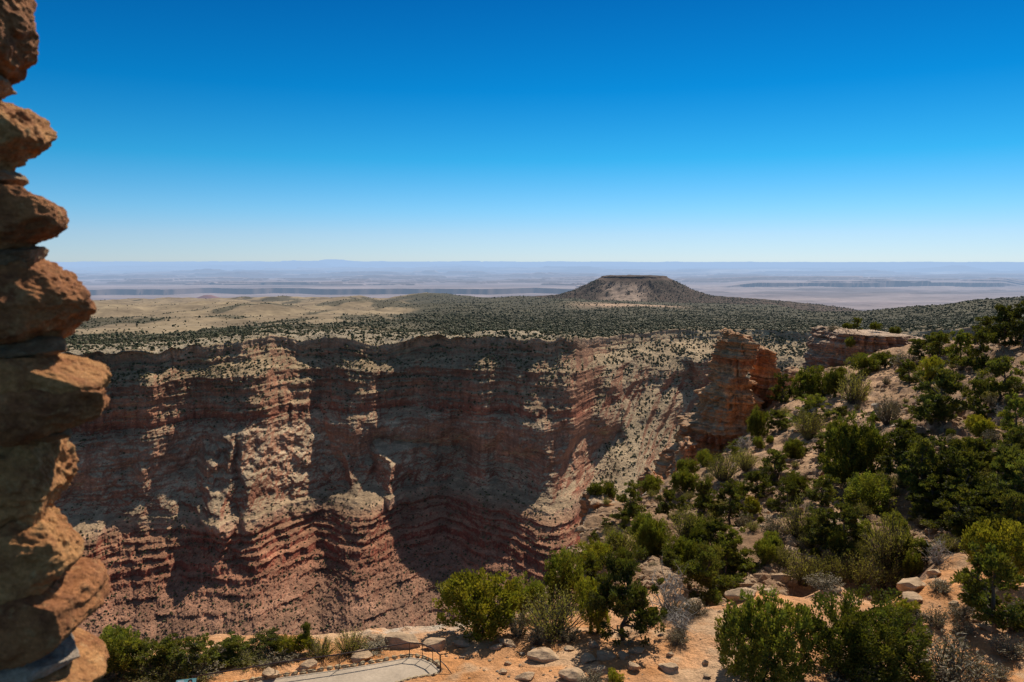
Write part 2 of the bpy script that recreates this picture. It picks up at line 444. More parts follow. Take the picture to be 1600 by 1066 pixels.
    flat = sstep(0.55, 0.86, n[..., 2] + 0.22 * farv + 0.12 * fbm(la / 12, Dall / 12, 2, 3, 83))
    # rock colours by layer
    key = np.array([0, 20, 55, 85, 119, 135, 180, 232, 243, 258, 300, 318, 345, 420])
    rc = np.array([[.47,.31,.20],[.40,.21,.125],[.31,.14,.08],[.43,.20,.115],[.33,.115,.065],[.41,.20,.12],[.45,.22,.13],[.35,.13,.075],[.50,.31,.20],[.31,.09,.052],[.29,.078,.046],[.36,.13,.075],[.38,.17,.105],[.38,.17,.105]])
    band = wobD + 5 * pn(0 * wobD, wobD / 2.2, 0.5, 85)
    rock = np.stack([np.interp(band, key, rc[:, i]) for i in range(3)], -1)
    sc = np.array([[.41,.305,.18],[.41,.295,.17],[.40,.285,.17],[.40,.275,.16],[.43,.285,.17],[.52,.375,.235],[.54,.395,.25],[.47,.335,.205],[.40,.275,.165],[.40,.21,.12],[.39,.175,.10],[.36,.18,.11],[.36,.20,.125],[.36,.20,.125]])
    soil = np.stack([np.interp(wobD, key, sc[:, i]) for i in range(3)], -1)
    soil = soil + (np.array([.45, .335, .21]) - soil) * (farv * .8)[..., None]
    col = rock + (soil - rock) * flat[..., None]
    col = col * (1 + 0.34 * (1 - .7 * farv) * fbm(la / 70, (wobD + 9 * pn(0 * Dall, wobD / 17, .4, 86)) / 5.0, 1, 3, 87))[..., None]
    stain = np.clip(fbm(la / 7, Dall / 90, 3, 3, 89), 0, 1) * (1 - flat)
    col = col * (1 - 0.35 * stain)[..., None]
    fr = forest(V[..., 0], V[..., 1])
    top = np.zeros_like(Dall); top[:nb] = 1
    col = np.where(top[..., None] > 0, mixc([.36, .29, .20], [.14, .12, .075], sstep(.3, .9, fr) * 0.8), col)
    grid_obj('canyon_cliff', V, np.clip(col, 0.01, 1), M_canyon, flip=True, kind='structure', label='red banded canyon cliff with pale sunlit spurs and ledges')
    return V, n, Dall, nb

CV, CN, CD, CNB = build_canyon()

# ------------------------------------------------------------------ plateau and plain
def build_plateau():
    us = np.linspace(-330, 1780, 1000); Rs = np.concatenate([np.geomspace(1500, 2300, 120), np.geomspace(2310, 11500, 380)])
    a = np.arctan((us - 800) / F)
    x = Rs[:, None] * np.sin(a); y = Rs[:, None] * np.cos(a)
    z = plateau_z(x, y)
    # stay below the canyon sheet near the rim
    rimR = np.interp(us, u_of(CV[CNB, :, 0], CV[CNB, :, 1]), np.hypot(CV[CNB, :, 0], CV[CNB, :, 1]))
    sink = 1 - sstep(300, 390, Rs[:, None] - rimR[None, :])
    z = z - sink * 90
    f = forest(x, y)
    grass = mixc([.325, .245, .15], [.23, .172, .108], np.clip(0.5 + fbm(x / 300, y / 300, 0, 3, 91), 0, 1))
    col = grass + (np.array([.062, .060, .036]) - grass) * (sstep(0.15, 0.62, f) * 0.92)[..., None]
    u = u_of(x, y)
    mead = np.exp(-((u - 985) / 85) ** 4 - ((Rs[:, None] - 4300) / 260) ** 2)
    col = col + (np.array([.46, .30, .20]) - col) * (mead * 0.85)[..., None]
    grid_obj('plateau_terrain', np.stack([x, y, z], -1), col, M_plateau, keep=(Rs[:, None] > rimR[None, :] + 130), kind='structure', label='wooded and grassy plateau beyond the canyon')
build_plateau()

def build_plain():
    us = np.linspace(-450, 1850, 1150); Ys = np.unique(np.concatenate([1 / np.linspace(1 / 9000, 1 / 230000, 520), np.geomspace(16300, 21500, 240)]))
    Y0 = Ys[:, None] + 0 * us[None, :]; u = us[None, :] + 0 * Y0
    xg = 18700 * (us - 800) / F
    shift = 900 * fbm(xg / 1900, 0.0, 0.0, 4, 121) + (us - 450) * 1.0          # the rows bend with the gorge
    Y = Y0 + shift[None, :] * np.exp(-((Y0 - 18700) / 4200) ** 2); X = Y * (u - 800) / F
    z = np.full_like(X, -700.0)
    wx, wy = X / 5200, Y / 2600
    # stepped tablelands
    n = fbm(wx, wy, 0.0, 5, 101)
    z = z + 45 * sstep(0.05, 0.11, n) + 40 * sstep(0.32, 0.37, n) + 30 * sstep(0.55, 0.6, n)
    n2 = fbm(X / 11000, Y / 7000, 4.0, 5, 111)
    far = sstep(24000, 40000, Y)
    z = z + far * (110 * sstep(0.08, 0.13, n2) + 90 * sstep(0.38, 0.42, n2)) * (0.4 + 0.6 * (1 - sstep(900, 1150, u)))
    # the gorge: dark far wall, left to middle
    inside = (Y0 > 17000) & (Y0 < 18700) & (u > -400) & (u < 900)
    z = np.where(inside, z.min() - 60 - 170, z)
    lip = (Y0 >= 18700) & (Y0 < 21300) & (u < 900)
    z = np.where(lip, -690 - 0 * z, z)
    near = (Y0 <= 17000) & (u < 900)
    z = np.where(near, -742 + 10 * fbm(X / 900, Y / 900, 0, 3, 123), z)
    gy2 = 23500 + 900 * fbm(X / 1700, 0.0, 3.0, 4, 125)
    in2 = (Y > gy2 - 900) & (Y < gy2) & (u > 470) & (u < 800) & (fbm(X / 2500, 0, 0, 2, 127) > -0.15)
    z = np.where(in2, -820, z)
    # scarp on the right
    sy = 20500 + 900 * fbm(X / 2600, 0, 1.0, 4, 131)
    th = 95 * sstep(1120, 1190, u) * (1 - sstep(1560, 1600, u))
    z = z + np.where((Y > sy) & (Y < sy + 9000), th * (1 - sstep(1000, 9000, Y - sy)), 0)
    z = np.where((u > 1000) & (Y < sy) & (u < 1640), -715 + 12 * sstep(0.1, 0.2, fbm(X / 1300, Y / 900, 0, 4, 133)) + 12 * sstep(0.3, 0.4, fbm(X / 1300, Y / 900, 0, 4, 133)), z)
    # hills
    def hill(uc, Yc, wm, h, flatk=0.0):
        r = np.hypot(X - Yc * (uc - 800) / F, (Y - Yc) * 1.0) / wm
        hh = np.clip(1 - r, 0, 1)
        return h * (np.minimum(hh, 1 - flatk) / (1 - flatk)) ** 1.3
    z = z + hill(325, 14200, 430, 105, 0.15) + hill(1497, 46000, 2100, 330) + hill(1440, 48000, 3000, 110)
    for (uc, Yc, wm, h, fk) in [(285, 60000, 4300, 420, .5), (180, 62000, 3000, 220, .5), (440, 62000, 5000, 330, .6), (480, 64000, 2500, 380, .6), (620, 66000, 5200, 430, .5), (700, 60000, 3800, 300, .5),
                                (560, 120000, 7000, 800, .75), (480, 122000, 8000, 560, .6), (330, 120000, 9000, 380, .6), (760, 130000, 9000, 520, .7), (120, 100000, 4500, 700, .1), (800, 52000, 900, 170, .1), (850, 80000, 3500, 250, .6)]:
        z = z + hill(uc, Yc, wm, h * (.42 if Yc > 90000 else .75), fk)
    z = z - np.clip((Y - 100000) / 130000, 0, 1) ** 2 * 180
    # colours: streaks of pink, buff and dark rock, gorge walls darkened as shade
    n3 = fbm(X / 4200, Y / 1500, 1.0, 5, 141)
    col = mixc([.20, .155, .165], [.31, .24, .23], np.clip(0.5 + 0.9 * n3, 0, 1))
    n4 = fbm(X / 7000, Y / 2600, 6.0, 4, 143)
    col = col + (np.array([.12, .09, .09]) - col) * (sstep(0.12, 0.45, n4) * 0.8)[..., None]
    n5 = fbm(X / 9000, Y / 5000, 9.0, 4, 145)
    col = np.where((inside | in2)[..., None], np.array([.10, .07, .065]), col)  # shade inside the gorges put into the colour
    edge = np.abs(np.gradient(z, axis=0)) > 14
    col = np.where(edge[..., None], np.array([.12, .08, .07]), col)  # gorge wall and other steep steps: wall shade put into the colour
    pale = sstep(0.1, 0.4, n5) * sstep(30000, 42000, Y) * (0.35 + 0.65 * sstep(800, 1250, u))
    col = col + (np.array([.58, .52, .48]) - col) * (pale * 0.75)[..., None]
    bump_ = sstep(40, 90, z + 700 - 175) * (Y > 42000)
    col = col + (np.array([.07, .07, .085]) - col) * (bump_ * .85)[..., None]
    rr = np.hypot(X - 14200 * (325 - 800) / F, Y - 14200) < 430
    col = np.where(rr[..., None], np.array([.22, .10, .085]), col)
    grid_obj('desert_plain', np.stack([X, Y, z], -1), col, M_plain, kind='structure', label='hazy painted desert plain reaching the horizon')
build_plain()

def build_mountain():
    uc, Rc = 990, 6000
    a = math.atan((uc - 800) / F); cx, cy = Rc * math.sin(a), Rc * math.cos(a)
    nr, nf = 150, 420
    rs = np.concatenate([np.linspace(0, 225, 18), np.linspace(230, 262, 16), np.linspace(266, 1900, nr - 34)])[:, None]
    ph = np.linspace(0, 2 * math.pi, nf)[None, :]
    ex = cx + rs * np.cos(ph); ey = cy + rs * np.sin(ph)
    rn = rs * (1 + 0.05 * fbm(np.cos(ph) * 2, np.sin(ph) * 2, 0, 4, 151)) - 24 * (np.abs(np.sin(ph * 11 + 3 * fbm(np.cos(ph), np.sin(ph), 0, 2, 153))) - .5) * sstep(250, 420, rs) * (1 - sstep(600, 900, rs))
    zz = np.interp(rn, [0, 215, 236, 244, 330, 430, 560, 700, 1000, 1400, 1900], [-120, -122, -125, -135, -182, -233, -272, -289, -311, -345, -420])
    zz = zz + 8 * fbm(ex / 60, ey / 60, 0, 4, 155) * sstep(240, 300, rs) + 4.5 * fbm(ex / 75, ey / 75, 3, 3, 156) * sstep(150, 215, rs) + 1.2 * fbm(ex / 25, ey / 25, 0, 2, 157)
    V = np.stack([ex, ey, zz], -1)
    uu = u_of(ex, ey)
    scar = np.exp(-(((uu - 975 + (zz + 220) * 0.02) / 34) ** 4) - (((zz + 232) / 66) ** 4)) * (ey < cy) * sstep(-0.5, 0.3, 0.3 + fbm(ex / 50, ey / 50, 0, 4, 159))
    col = mixc([.06, .042, .031], [.095, .062, .044], np.clip(.5 + fbm(ex / 120, ey / 120, 0, 3, 161), 0, 1))
    col = np.where(((rs > 240) & (rs < 268))[..., None] | np.zeros_like(zz, bool)[..., None], np.array([.12, .078, .056]), col)
    col = col + (np.array([.52, .38, .29]) - col) * (scar * .62)[..., None]
    grid_obj('mountain', V, col, M_plateau, flip=True, kind='structure', label='dark flat topped mountain on the plateau with a pale bare patch')
    return V, scar
MV, MSCAR = build_mountain()

# ------------------------------------------------------------------ far vegetation (uncountable)
_ico = None
def ico():
    global _ico
    if _ico is None:
        p = (1 + 5 ** .5) / 2
        v = np.array([[-1,p,0],[1,p,0],[-1,-p,0],[1,-p,0],[0,-1,p],[0,1,p],[0,-1,-p],[0,1,-p],[p,0,-1],[p,0,1],[-p,0,-1],[-p,0,1]], float)
        v /= np.linalg.norm(v[0])
        f = np.array([[0,11,5],[0,5,1],[0,1,7],[0,7,10],[0,10,11],[1,5,9],[5,11,4],[11,10,2],[10,7,6],[7,1,8],[3,9,4],[3,4,2],[3,2,6],[3,6,8],[3,8,9],[4,9,5],[2,4,11],[6,2,10],[8,6,7],[9,8,1]])
        _ico = (v, f)
    return _ico

def blobs(name, pts, rad, hgt, col, mat, label):
    v, f = ico(); n = len(pts)
    ang = rng.uniform(0, 6.28, n); c, s = np.cos(ang), np.sin(ang)
    k = rng.uniform(0.65, 1.3, (n, 12, 1))
    vv = v[None] * k
    X = (vv[..., 0] * c[:, None] - vv[..., 1] * s[:, None]) * rad[:, None]; Yy = (vv[..., 0] * s[:, None] + vv[..., 1] * c[:, None]) * rad[:, None]
    Z = (vv[..., 2] * 0.62 + 0.38) * hgt[:, None]
    V = np.stack([X, Yy, Z], -1) + pts[:, None, :]
    Fc = (f[None] + (np.arange(n) * 12)[:, None, None]).reshape(-1, 3)
    cc = np.repeat(col[:, None, :], 12, 1)
    link(name, make_mesh(name, V, Fc, cc, smooth=False), mat, kind='stuff', label=label)

def far_trees():
    # even in view, thinned by the forest map
    N = 280000
    u = rng.uniform(-200, 1680, N); v = 458 + 92 * rng.uniform(0, 1, N) ** 1.0
    dep = np.tan(PITCH + np.arctan((v - 533) / F))
    R = np.geomspace(1480, 8600, 400)
    zR = np.interp(R, [p[0] for p in _pr], [p[1] for p in _pr])
    ratio = -zR / R
    o = np.argsort(ratio)
    Rr = np.interp(dep, ratio[o], R[o]) * np.exp(rng.normal(0, 0.05, N))
    a = np.arctan((u - 800) / F)
    x, y = Rr * np.sin(a), Rr * np.cos(a)
    rimR = np.interp(u, u_of(CV[CNB, :, 0], CV[CNB, :, 1]), np.hypot(CV[CNB, :, 0], CV[CNB, :, 1]))
    f = forest(x, y)
    keep = (rng.uniform(0, 1, N) < np.clip(f, 0, 1) ** 1.5 * 0.8) & (Rr > rimR + 4) & (Rr < 8500)
    x, y, Rr, f = x[keep], y[keep], Rr[keep], f[keep]
    z = plateau_z(x, y)
    n = len(x)
    r = rng.gamma(5.0, .34, n).clip(.8, 4.5) * (1 + 0.30 * (Rr - 1500) / 1500 * 0.5)
    h = r * rng.uniform(1.1, 1.7, n)
    col = rng.uniform(0.75, 1.3, (n, 1)) * np.array([1, 1, 1.0])
    blobs('plateau_woods', np.stack([x, y, z], -1), r, h, col, M_far_leaf, 'dense dark pinyon and juniper woods covering the plateau')
    # mountain
    nr, nf = MV.shape[:2]
    N = 16000
    i = rng.integers(36, nr, N); j = rng.integers(0, nf, N)
    p = MV[i, j] + rng.normal(0, 6, (N, 3)) * [1, 1, 0]
    ok = (rng.uniform(0, 1, N) > MSCAR[i, j] * 0.93) & (p[:, 1] < 6100)
    p = p[ok]; n = len(p)
    r = rng.uniform(2.0, 4.6, n)
    blobs('mountain_woods', p, r, r * 1.4, rng.uniform(0.5, 1.3, (n, 1)) * np.ones((1, 3)), M_far_leaf, 'dark trees speckling the flat topped mountain')
far_trees()

def canyon_scrub():
    nr, nc = CV.shape[:2]
    N = 120000
    i = rng.integers(CNB - 6, nr - 3, N); j = rng.integers(0, nc, N)
    p = CV[i, j]; nz = CN[i, j, 2]
    u = u_of(p[:, 0], p[:, 1]); D = CD[i, j]
    dens = sstep(0.5, 0.85, nz) * (1 - .6 * sstep(110, 140, D) * (1 - sstep(235, 250, D)) * (1 - sstep(900, 960, u))) * (0.35 + 0.5 * (1 - sstep(50, 150, D)) + 0.75 * sstep(900, 960, u)) * np.clip(0.7 + fbm(p[:, 0] / 40, p[:, 1] / 40, p[:, 2] / 40, 3, 171), 0.1, 1.3)
    keep = (rng.uniform(0, 1, N) < dens * 0.75) & (D < 395)
    p = p[keep]; n = len(p); D = D[keep]
    r = rng.uniform(0.7, 2.0, n) * (1 + 0.4 * (1 - sstep(0, 120, D)) + 0.35 * sstep(900, 1000, u[keep]))
    blobs('canyon_scrub', p, r, r * rng.uniform(1.0, 1.5, n), rng.uniform(0.7, 1.5, (n, 1)) * np.array([[1.15, 1.0, 1.0]]), M_far_leaf, 'dark scrub dotting the canyon ledges and slopes')
canyon_scrub()

# ------------------------------------------------------------------ near promontory
_ctl = []
for (u, v, Y) in [(100,1066,46.5),(300,1066,46.7),(500,1066,46.7),(800,1066,46.7),(1100,1066,46.5),(1400,1066,46.0),(1600,1066,45.5),(-60,1066,46.5),(1700,1066,45),
                  (300,1010,52),(500,1020,51),(640,1010,52),(800,1000,52.5),(900,1000,52.5),(1000,985,53.5),(1100,950,57),(1180,925,60),(1300,915,61.5),(1430,910,62),(1300,1000,52),(1500,980,53),(1600,960,54.5),(1560,900,60.5),
                  (700,985,56),(850,970,58),(960,990,54),
                  (890,900,72),(950,900,72),(1000,880,78),(1100,880,76),(1200,880,74),(1300,880,72),(1400,870,72),(1450,860,73),(1520,870,68),(1600,880,63),
                  (950,840,98),(1000,830,100),(1100,830,93),(1200,830,88),(1300,820,86),(1400,810,84),(1500,800,80),(1600,800,72),
                  (930,800,122),(1000,780,125),(1100,760,122),(1180,740,118),(1250,740,112),(1350,750,100),(1450,730,92),(1600,720,80),
                  (1060,745,150),(1120,720,152),(1180,690,150),(1250,680,138),(1350,690,118),(1450,670,108),(1520,660,103),(1600,650,94),
                  (1190,650,182),(1240,630,176),(1300,620,160),(1350,620,150),(1400,600,152),(1450,600,142),(1500,590,136),(1600,590,118),
                  (1250,600,200),(1300,585,195),(1350,572,192),(1400,570,180),(1450,560,172),(1500,552,160),(1600,540,135),
                  (1350,580,230),(1420,545,225),(1480,545,200),(1530,535,180),(1600,525,160)]:
    p = P(u, v, Y); _ctl.append(p)
def uyz(u, Y, z):
    _ctl.append(np.array([(u - 800) / F * Y, Y, z]))
uyz(100, 54, -27.6); uyz(250, 54, -27.4); uyz(400, 54.5, -27.0); uyz(1150, 66, -31.5); uyz(1300, 67, -32.0); uyz(1420, 67, -31); uyz(1500, 260, -48); uyz(1650, 230, -32); uyz(1600, 300, -60); uyz(1300, 280, -60); uyz(1400, 290, -60)
uyz(900, 150, -60); uyz(1000, 180, -75); uyz(700, 75, -34); uyz(400, 70, -34); uyz(100, 70, -34); uyz(1750, 60, -22); uyz(1800, 120, -8)
_ctl = np.array(_ctl)
def _tp(x, y): return np.stack([x / y * 2.2, np.log(y) * 1.0], -1)
_cp = _tp(_ctl[:, 0], _ctl[:, 1])
def _phi(d2): return np.where(d2 > 1e-12, 0.5 * d2 * np.log(np.maximum(d2, 1e-12)), 0)
_n = len(_cp)
_K = _phi(((_cp[:, None] - _cp[None]) ** 2).sum(-1)) + 2e-4 * np.eye(_n)
_A = np.zeros((_n + 3, _n + 3)); _A[:_n, :_n] = _K; _A[:_n, _n] = 1; _A[:_n, _n + 1:] = _cp; _A[_n:, :_n] = _A[:_n, _n:].T
_w = np.linalg.solve(_A, np.concatenate([_ctl[:, 2] / _ctl[:, 1], np.zeros(3)]))
def tps(x, y):
    sh = np.shape(x); q = _tp(np.ravel(x), np.ravel(y)); r = np.zeros(len(q))
    for s in range(0, len(q), 60000):
        qq = q[s:s + 60000]
        r[s:s + 60000] = _phi(((qq[:, None] - _cp[None]) ** 2).sum(-1)) @ _w[:_n] + _w[_n] + qq @ _w[_n + 1:]
    return (r.reshape(sh)) * y

_edge = [(-200,1000,57),(80,1000,57),(300,1010,56.5),(450,1005,56.5),(580,985,57),(700,985,57.5),(760,960,60),(850,930,65),(880,880,78),(905,845,98),(925,790,126),(1000,755,142),(1060,735,165),(1110,715,180),(1180,650,196),(1230,610,206),(1270,590,216),(1300,560,236),(1400,540,262),(1460,540,240),(1520,530,235),(1620,520,250),(1760,520,250)]
_eu = []
for (u, v, Y) in _edge:
    p = P(u, v, Y); _eu.append((p[0] / p[1], Y))
_eu = np.array(_eu)

NU, NY = 1000, 800
_U = np.linspace(-0.95, 0.80, NU); _Yg = np.geomspace(38, 420, NY)
GX = _Yg[:, None] * _U[None, :]; GY = _Yg[:, None] + 0 * GX
# coarse evaluation of the spline, then bilinear to the fine grid
_cu, _cyy = np.linspace(-0.95, 0.80, 170), np.geomspace(38, 420, 140)
_cz = tps(_cyy[:, None] * _cu[None, :], _cyy[:, None] + 0 * _cu[None, :])
def bil(grid, ug, yg, U, Y):
    fu = np.clip((U - ug[0]) / (ug[1] - ug[0]), 0, len(ug) - 1.001); fy = np.clip(np.log(Y / yg[0]) / np.log(yg[1] / yg[0]), 0, len(yg) - 1.001)
    i, j = fy.astype(int), fu.astype(int); a, b = fy - i, fu - j
    return grid[i, j]*(1-a)*(1-b) + grid[i+1, j]*a*(1-b) + grid[i, j+1]*(1-a)*b + grid[i+1, j+1]*a*b
GZ = bil(_cz, _cu, _cyy, GX / GY, GY)
_ye = np.interp(_U, _eu[:, 0], _eu[:, 1])[None, :] + 2.2 * fbm(GX / 9, GY / 9, 0, 3, 201) * (GY / 90)
_d = GY - _ye
bench = (1 - sstep(58, 68, GY)) * 1.0            # flat sandy ground close to the tower
slope = 1 - bench
rough = 0.16 * fbm(GX / 2.6, GY / 2.6, 0, 4, 203) * bench + slope * (1.5 * fbm(GX / 13, GY / 13, 0, 4, 205) + 0.35 * fbm(GX / 2.0, GY / 2.0, 0, 3, 207))
# broken rock ledges on the slope
lz = GZ + rough
step = 2.6
q = lz / step + 0.8 * fbm(GX / 16, GY / 16, 0, 3, 209)
fq = q - np.floor(q)
ledge = (sstep(0.0, 0.22, fq) - fq) * step * 0.55 * np.clip(0.45 + fbm(GX / 20, GY / 20, 0, 2, 211), 0, 1)
GZ = lz + slope * ledge
# stony lip of the bench
lip = np.exp(-((_d + 1.2) / 1.5) ** 2) * sstep(-.22, -.17, GX / GY) * (GX / GY < 0.18)
GZ = GZ + lip * 0.5 * np.clip(fbm(GX / 1.6, GY / 1.6, 0, 3, 213) + 0.2, 0, 1)
GZ = GZ - np.where(_d > 0, np.minimum(_d * 2.1 + np.minimum(_d, 6) * 0.9, 330), 0) + np.where(_d > 2, 2.5 * fbm(GX / 9, GY / 9, GZ / 9, 3, 215), 0)

ZT = -25.88
def on_level(u, v, z=ZT):
    d = P(u, v, 1.0); return np.array([d[0], 1.0, d[2]]) * (z / d[2])
outer = [on_level(*q) for q in [(300,1082),(380,1069),(430,1060),(480,1053),(530,1046),(585,1037),(640,1027),(660,1029),(676,1036),(688,1047)]]
inner = [on_level(*q) for q in [(684,1052),(660,1056),(640,1060),(615,1068),(600,1090),(420,1110)]]
def _inside(poly, x, y):
    r = np.zeros(x.shape, bool); n = len(poly)
    for i in range(n):
        (x0, y0), (x1, y1) = poly[i][:2], poly[(i + 1) % n][:2]
        if y0 == y1: continue
        r ^= ((y0 > y) != (y1 > y)) & (x < (x1 - x0) * (y - y0) / (y1 - y0) + x0)
    return r
_cen = np.mean(outer + inner, axis=0)
_ins = _inside([_cen + (p - _cen) * 1.02 for p in outer + inner], GX, GY)
_nearT = np.exp(-(np.maximum(0, np.abs(GX - _cen[0]) - 6) / 3) ** 2 - (np.maximum(0, np.abs(GY - _cen[1]) - 2.5) / 2) ** 2)
GZ = np.where(_d < 0, GZ + (np.minimum(GZ, ZT + .02) - GZ) * _nearT, GZ)
GZ = np.where(_ins, np.minimum(GZ, ZT - .25), GZ)

def ground_z(x, y):
    x, y = np.asarray(x, float), np.asarray(y, float)
    return bil(GZ, _U, _Yg, x / y, y)

def hit(u, v, y0=40.0, y1=300.0):
    """first point of the near ground along the line of sight"""
    Y = np.geomspace(y0, y1, 1600)
    p = np.array([P(u, v, 1.0)])
    x, z = p[0, 0] * Y, p[0, 2] * Y
    g = ground_z(x, Y)
    k = np.nonzero(g >= z)[0]
    i = k[0] if len(k) else int(np.argmin(np.where(Y < 260, z - g, 1e9)))
    return np.array([x[i], Y[i], g[i]])

def build_fore():
    V = np.stack([GX, GY, GZ], -1)
    n = gnormal(V); n *= np.sign(n[..., 2:3] + 1e-9)
    n1 = fbm(GX / 7, GY / 7, 0, 4, 221); n2 = fbm(GX / 1.5, GY / 1.5, 0, 4, 223)
    sand = mixc([.62, .285, .11], [.64, .36, .19], np.clip(.5 + .8 * n1 + .3 * n2, 0, 1))
    pale = sstep(.15, .5, fbm(GX / 5, GY / 5, 3, 4, 225) + .3 * n2)
    sand = sand + (np.array([.60, .42, .26]) - sand) * (pale * .6)[..., None]
    dirt = mixc([.25, .145, .078], [.38, .24, .14], np.clip(.5 + .7 * n1 + .5 * n2, 0, 1))
    path = np.exp(-((GX / GY - (.40 + (GY - 150) * .0004)) / .10) ** 2) * sstep(84, 110, GY)      # sandy clearings on the crest
    dirt = dirt + (np.array([.58, .36, .21]) - dirt) * (np.clip(path * (.8 + .9 * n1), 0, 1))[..., None]
    col = sand + (dirt - sand) * sstep(60, 70, GY)[..., None]
    steep = 1 - sstep(.5, .8, n[..., 2] + .1 * n2)
    rock = mixc([.30, .17, .11], [.40, .28, .19], np.clip(.5 + pn(0 * GZ, 0 * GZ, GZ / .9, 227) + .4 * n2, 0, 1))
    col = col + (rock - col) * (steep * .9)[..., None]
    col = col + (np.array([.62, .51, .39]) - col) * (np.clip(lip * 1.1, 0, 1) * np.clip(.6 + n2, 0, 1))[..., None]
    grid_obj('rim_ground', V, np.clip(col, .01, 1), M_fore, kind='structure', label='orange sandy ground and brushy slope along the canyon rim')
build_fore()

# ------------------------------------------------------------------ cliffs and pinnacles (levels: picture-measured at their distance, built as solid stacks)
def rock_stack(name, levels, label, seed, group=None, nz=150, nf=170, thick=0.8, amp=1.0, cap=(0.47,0.30,0.18), body=None, pw=3.2, category='rock formation', Yc=200):
    """levels: (z, x_left, x_right, y_front, y_back)"""
    L = np.array(sorted(levels, key=lambda r: r[0])); z0, z1 = L[0, 0], L[-1, 0]
    zs = np.linspace(z0, z1, nz)
    xl, xr, yf, yb = (np.interp(zs, L[:, 0], L[:, i]) for i in (1, 2, 3, 4))
    cx, cy, rx, ry = (xl + xr) / 2, (yf + yb) / 2, (xr - xl) / 2, (yb - yf) / 2
    ph = np.linspace(0, 2 * math.pi, nf, endpoint=False)[None, :]
    cc, ss = np.cos(ph), np.sin(ph)
    k = (np.abs(cc) ** pw + np.abs(ss) ** pw) ** (-1 / pw)
    Z = zs[:, None] + 0 * ph
    bx, by = cc * k, ss * k
    X0, Y0 = cx[:, None] + rx[:, None] * bx, cy[:, None] + ry[:, None] * by
    # beds: each layer stands out or in by its own amount; vertical joints cut them
    dip = 0.05 * (X0 - cx.mean())
    bed = (Z + dip) / thick
    st = pn(0 * bed + seed, np.floor(bed) * 0.73 + 0.3, 0.5, 231) * 0.9 + pn(0 * bed + seed, bed * 2.1, 0.7, 233) * 0.5
    jo = ridged(X0 / 4.5 + seed, Y0 / 4.5, Z / 40, 2, 235) - 0.8
    blk = fbm(X0 / 2.4 + seed, Y0 / 2.4, Z / 1.4, 4, 237)
    big = fbm(X0 / 9 + seed, Y0 / 9, Z / 7, 3, 239)
    arc = X0 * .8 + Y0 * .6 + 1.2 * pn(0 * Z, 0 * Z, np.floor(Z / (thick * 2.6)) * 7.7 + seed, 249)
    zb = np.floor((Z + dip + .5 * pn(X0 / 7, Y0 / 7, seed, 250)) / (thick * 1.7))
    cell = pn(np.floor(arc / 2.1) * .73 + .31, zb * .61 + .17, seed, 251) + .8 * pn(np.floor(arc / 5.3) * .73 + .31, np.floor(zb / 3) * .61 + .17, seed, 252)
    d = amp * (0.7 * st + 0.4 * blk + 1.0 * big + 1.15 * cell - 1.3 * np.clip(jo, 0, 1))
    nx, ny = bx / np.maximum(rx[:, None], .5), by / np.maximum(ry[:, None], .5)
    nl = np.hypot(nx, ny); nx, ny = nx / nl, ny / nl
    X, Y = X0 + nx * d, Y0 + ny * d
    rings = [np.stack([X, Y, Z + 0.15 * blk], -1)]
    top = rings[0][-1]; c = top.mean(0)
    for f in (0.92, 0.8, 0.65, 0.5, 0.35, 0.2, 0.07, 0.005):
        q = c + (top - c) * f
        q[:, 2] = z1 + (0.5 * fbm(q[:, 0] / 2.2, q[:, 1] / 2.2, seed, 4, 241) + 0.35 * (1 - f)) * amp
        rings.append(q[None])
    V = np.concatenate(rings)
    body = body or ([.62, .28, .12], [.68, .40, .22], [.46, .17, .075])
    h = pn(0 * V[..., 2] + seed, V[..., 2] / (thick * 1.4) + 0.05 * V[..., 0], 0.2, 243)
    h2 = pn(0 * V[..., 2] + seed, V[..., 2] / (thick * 5), 0.9, 245)
    col = mixc(body[0], body[1], sstep(-.1, .45, h)); col = col + (np.array(body[2]) - col) * sstep(.05, .5, h2 + .3 * h)[..., None]
    st2 = sstep(.15, .6, fbm(V[..., 0] / 1.5, V[..., 1] / 1.5, V[..., 2] / 14, 3, 247)); col = col * (1 - .35 * st2)[..., None]; bl = sstep(.25, .6, pn(0 * V[..., 2] + seed, V[..., 2] / (thick * .8) + .06 * V[..., 0], .9, 248)); col = col * (1 - .5 * bl)[..., None]
    n = gnormal(V); up = np.abs(n[..., 2]); m = sstep(.8, .97, up); m[nz:] = np.maximum(m[nz:], .7)
    col = col + (np.array(cap) - col) * m[..., None]
    o = link(name, make_mesh(name, V.reshape(-1, 3), grid_faces(V.shape[0], nf, True), np.clip(col, .01, 1)), M_cliff, label=label, category=category, group=group)
    return o

def lev(rows, Y, depth, lean=0.0):
    """rows: (v, u_left, u_right) at distance Y"""
    out = []
    for (v, ul, ur) in rows:
        a, b = P(ul, v, Y), P(ur, v, Y)
        out.append((a[2], a[0], b[0], Y - depth / 2 + lean * (v - rows[0][0]) * -0.02, Y + depth / 2))
    return out

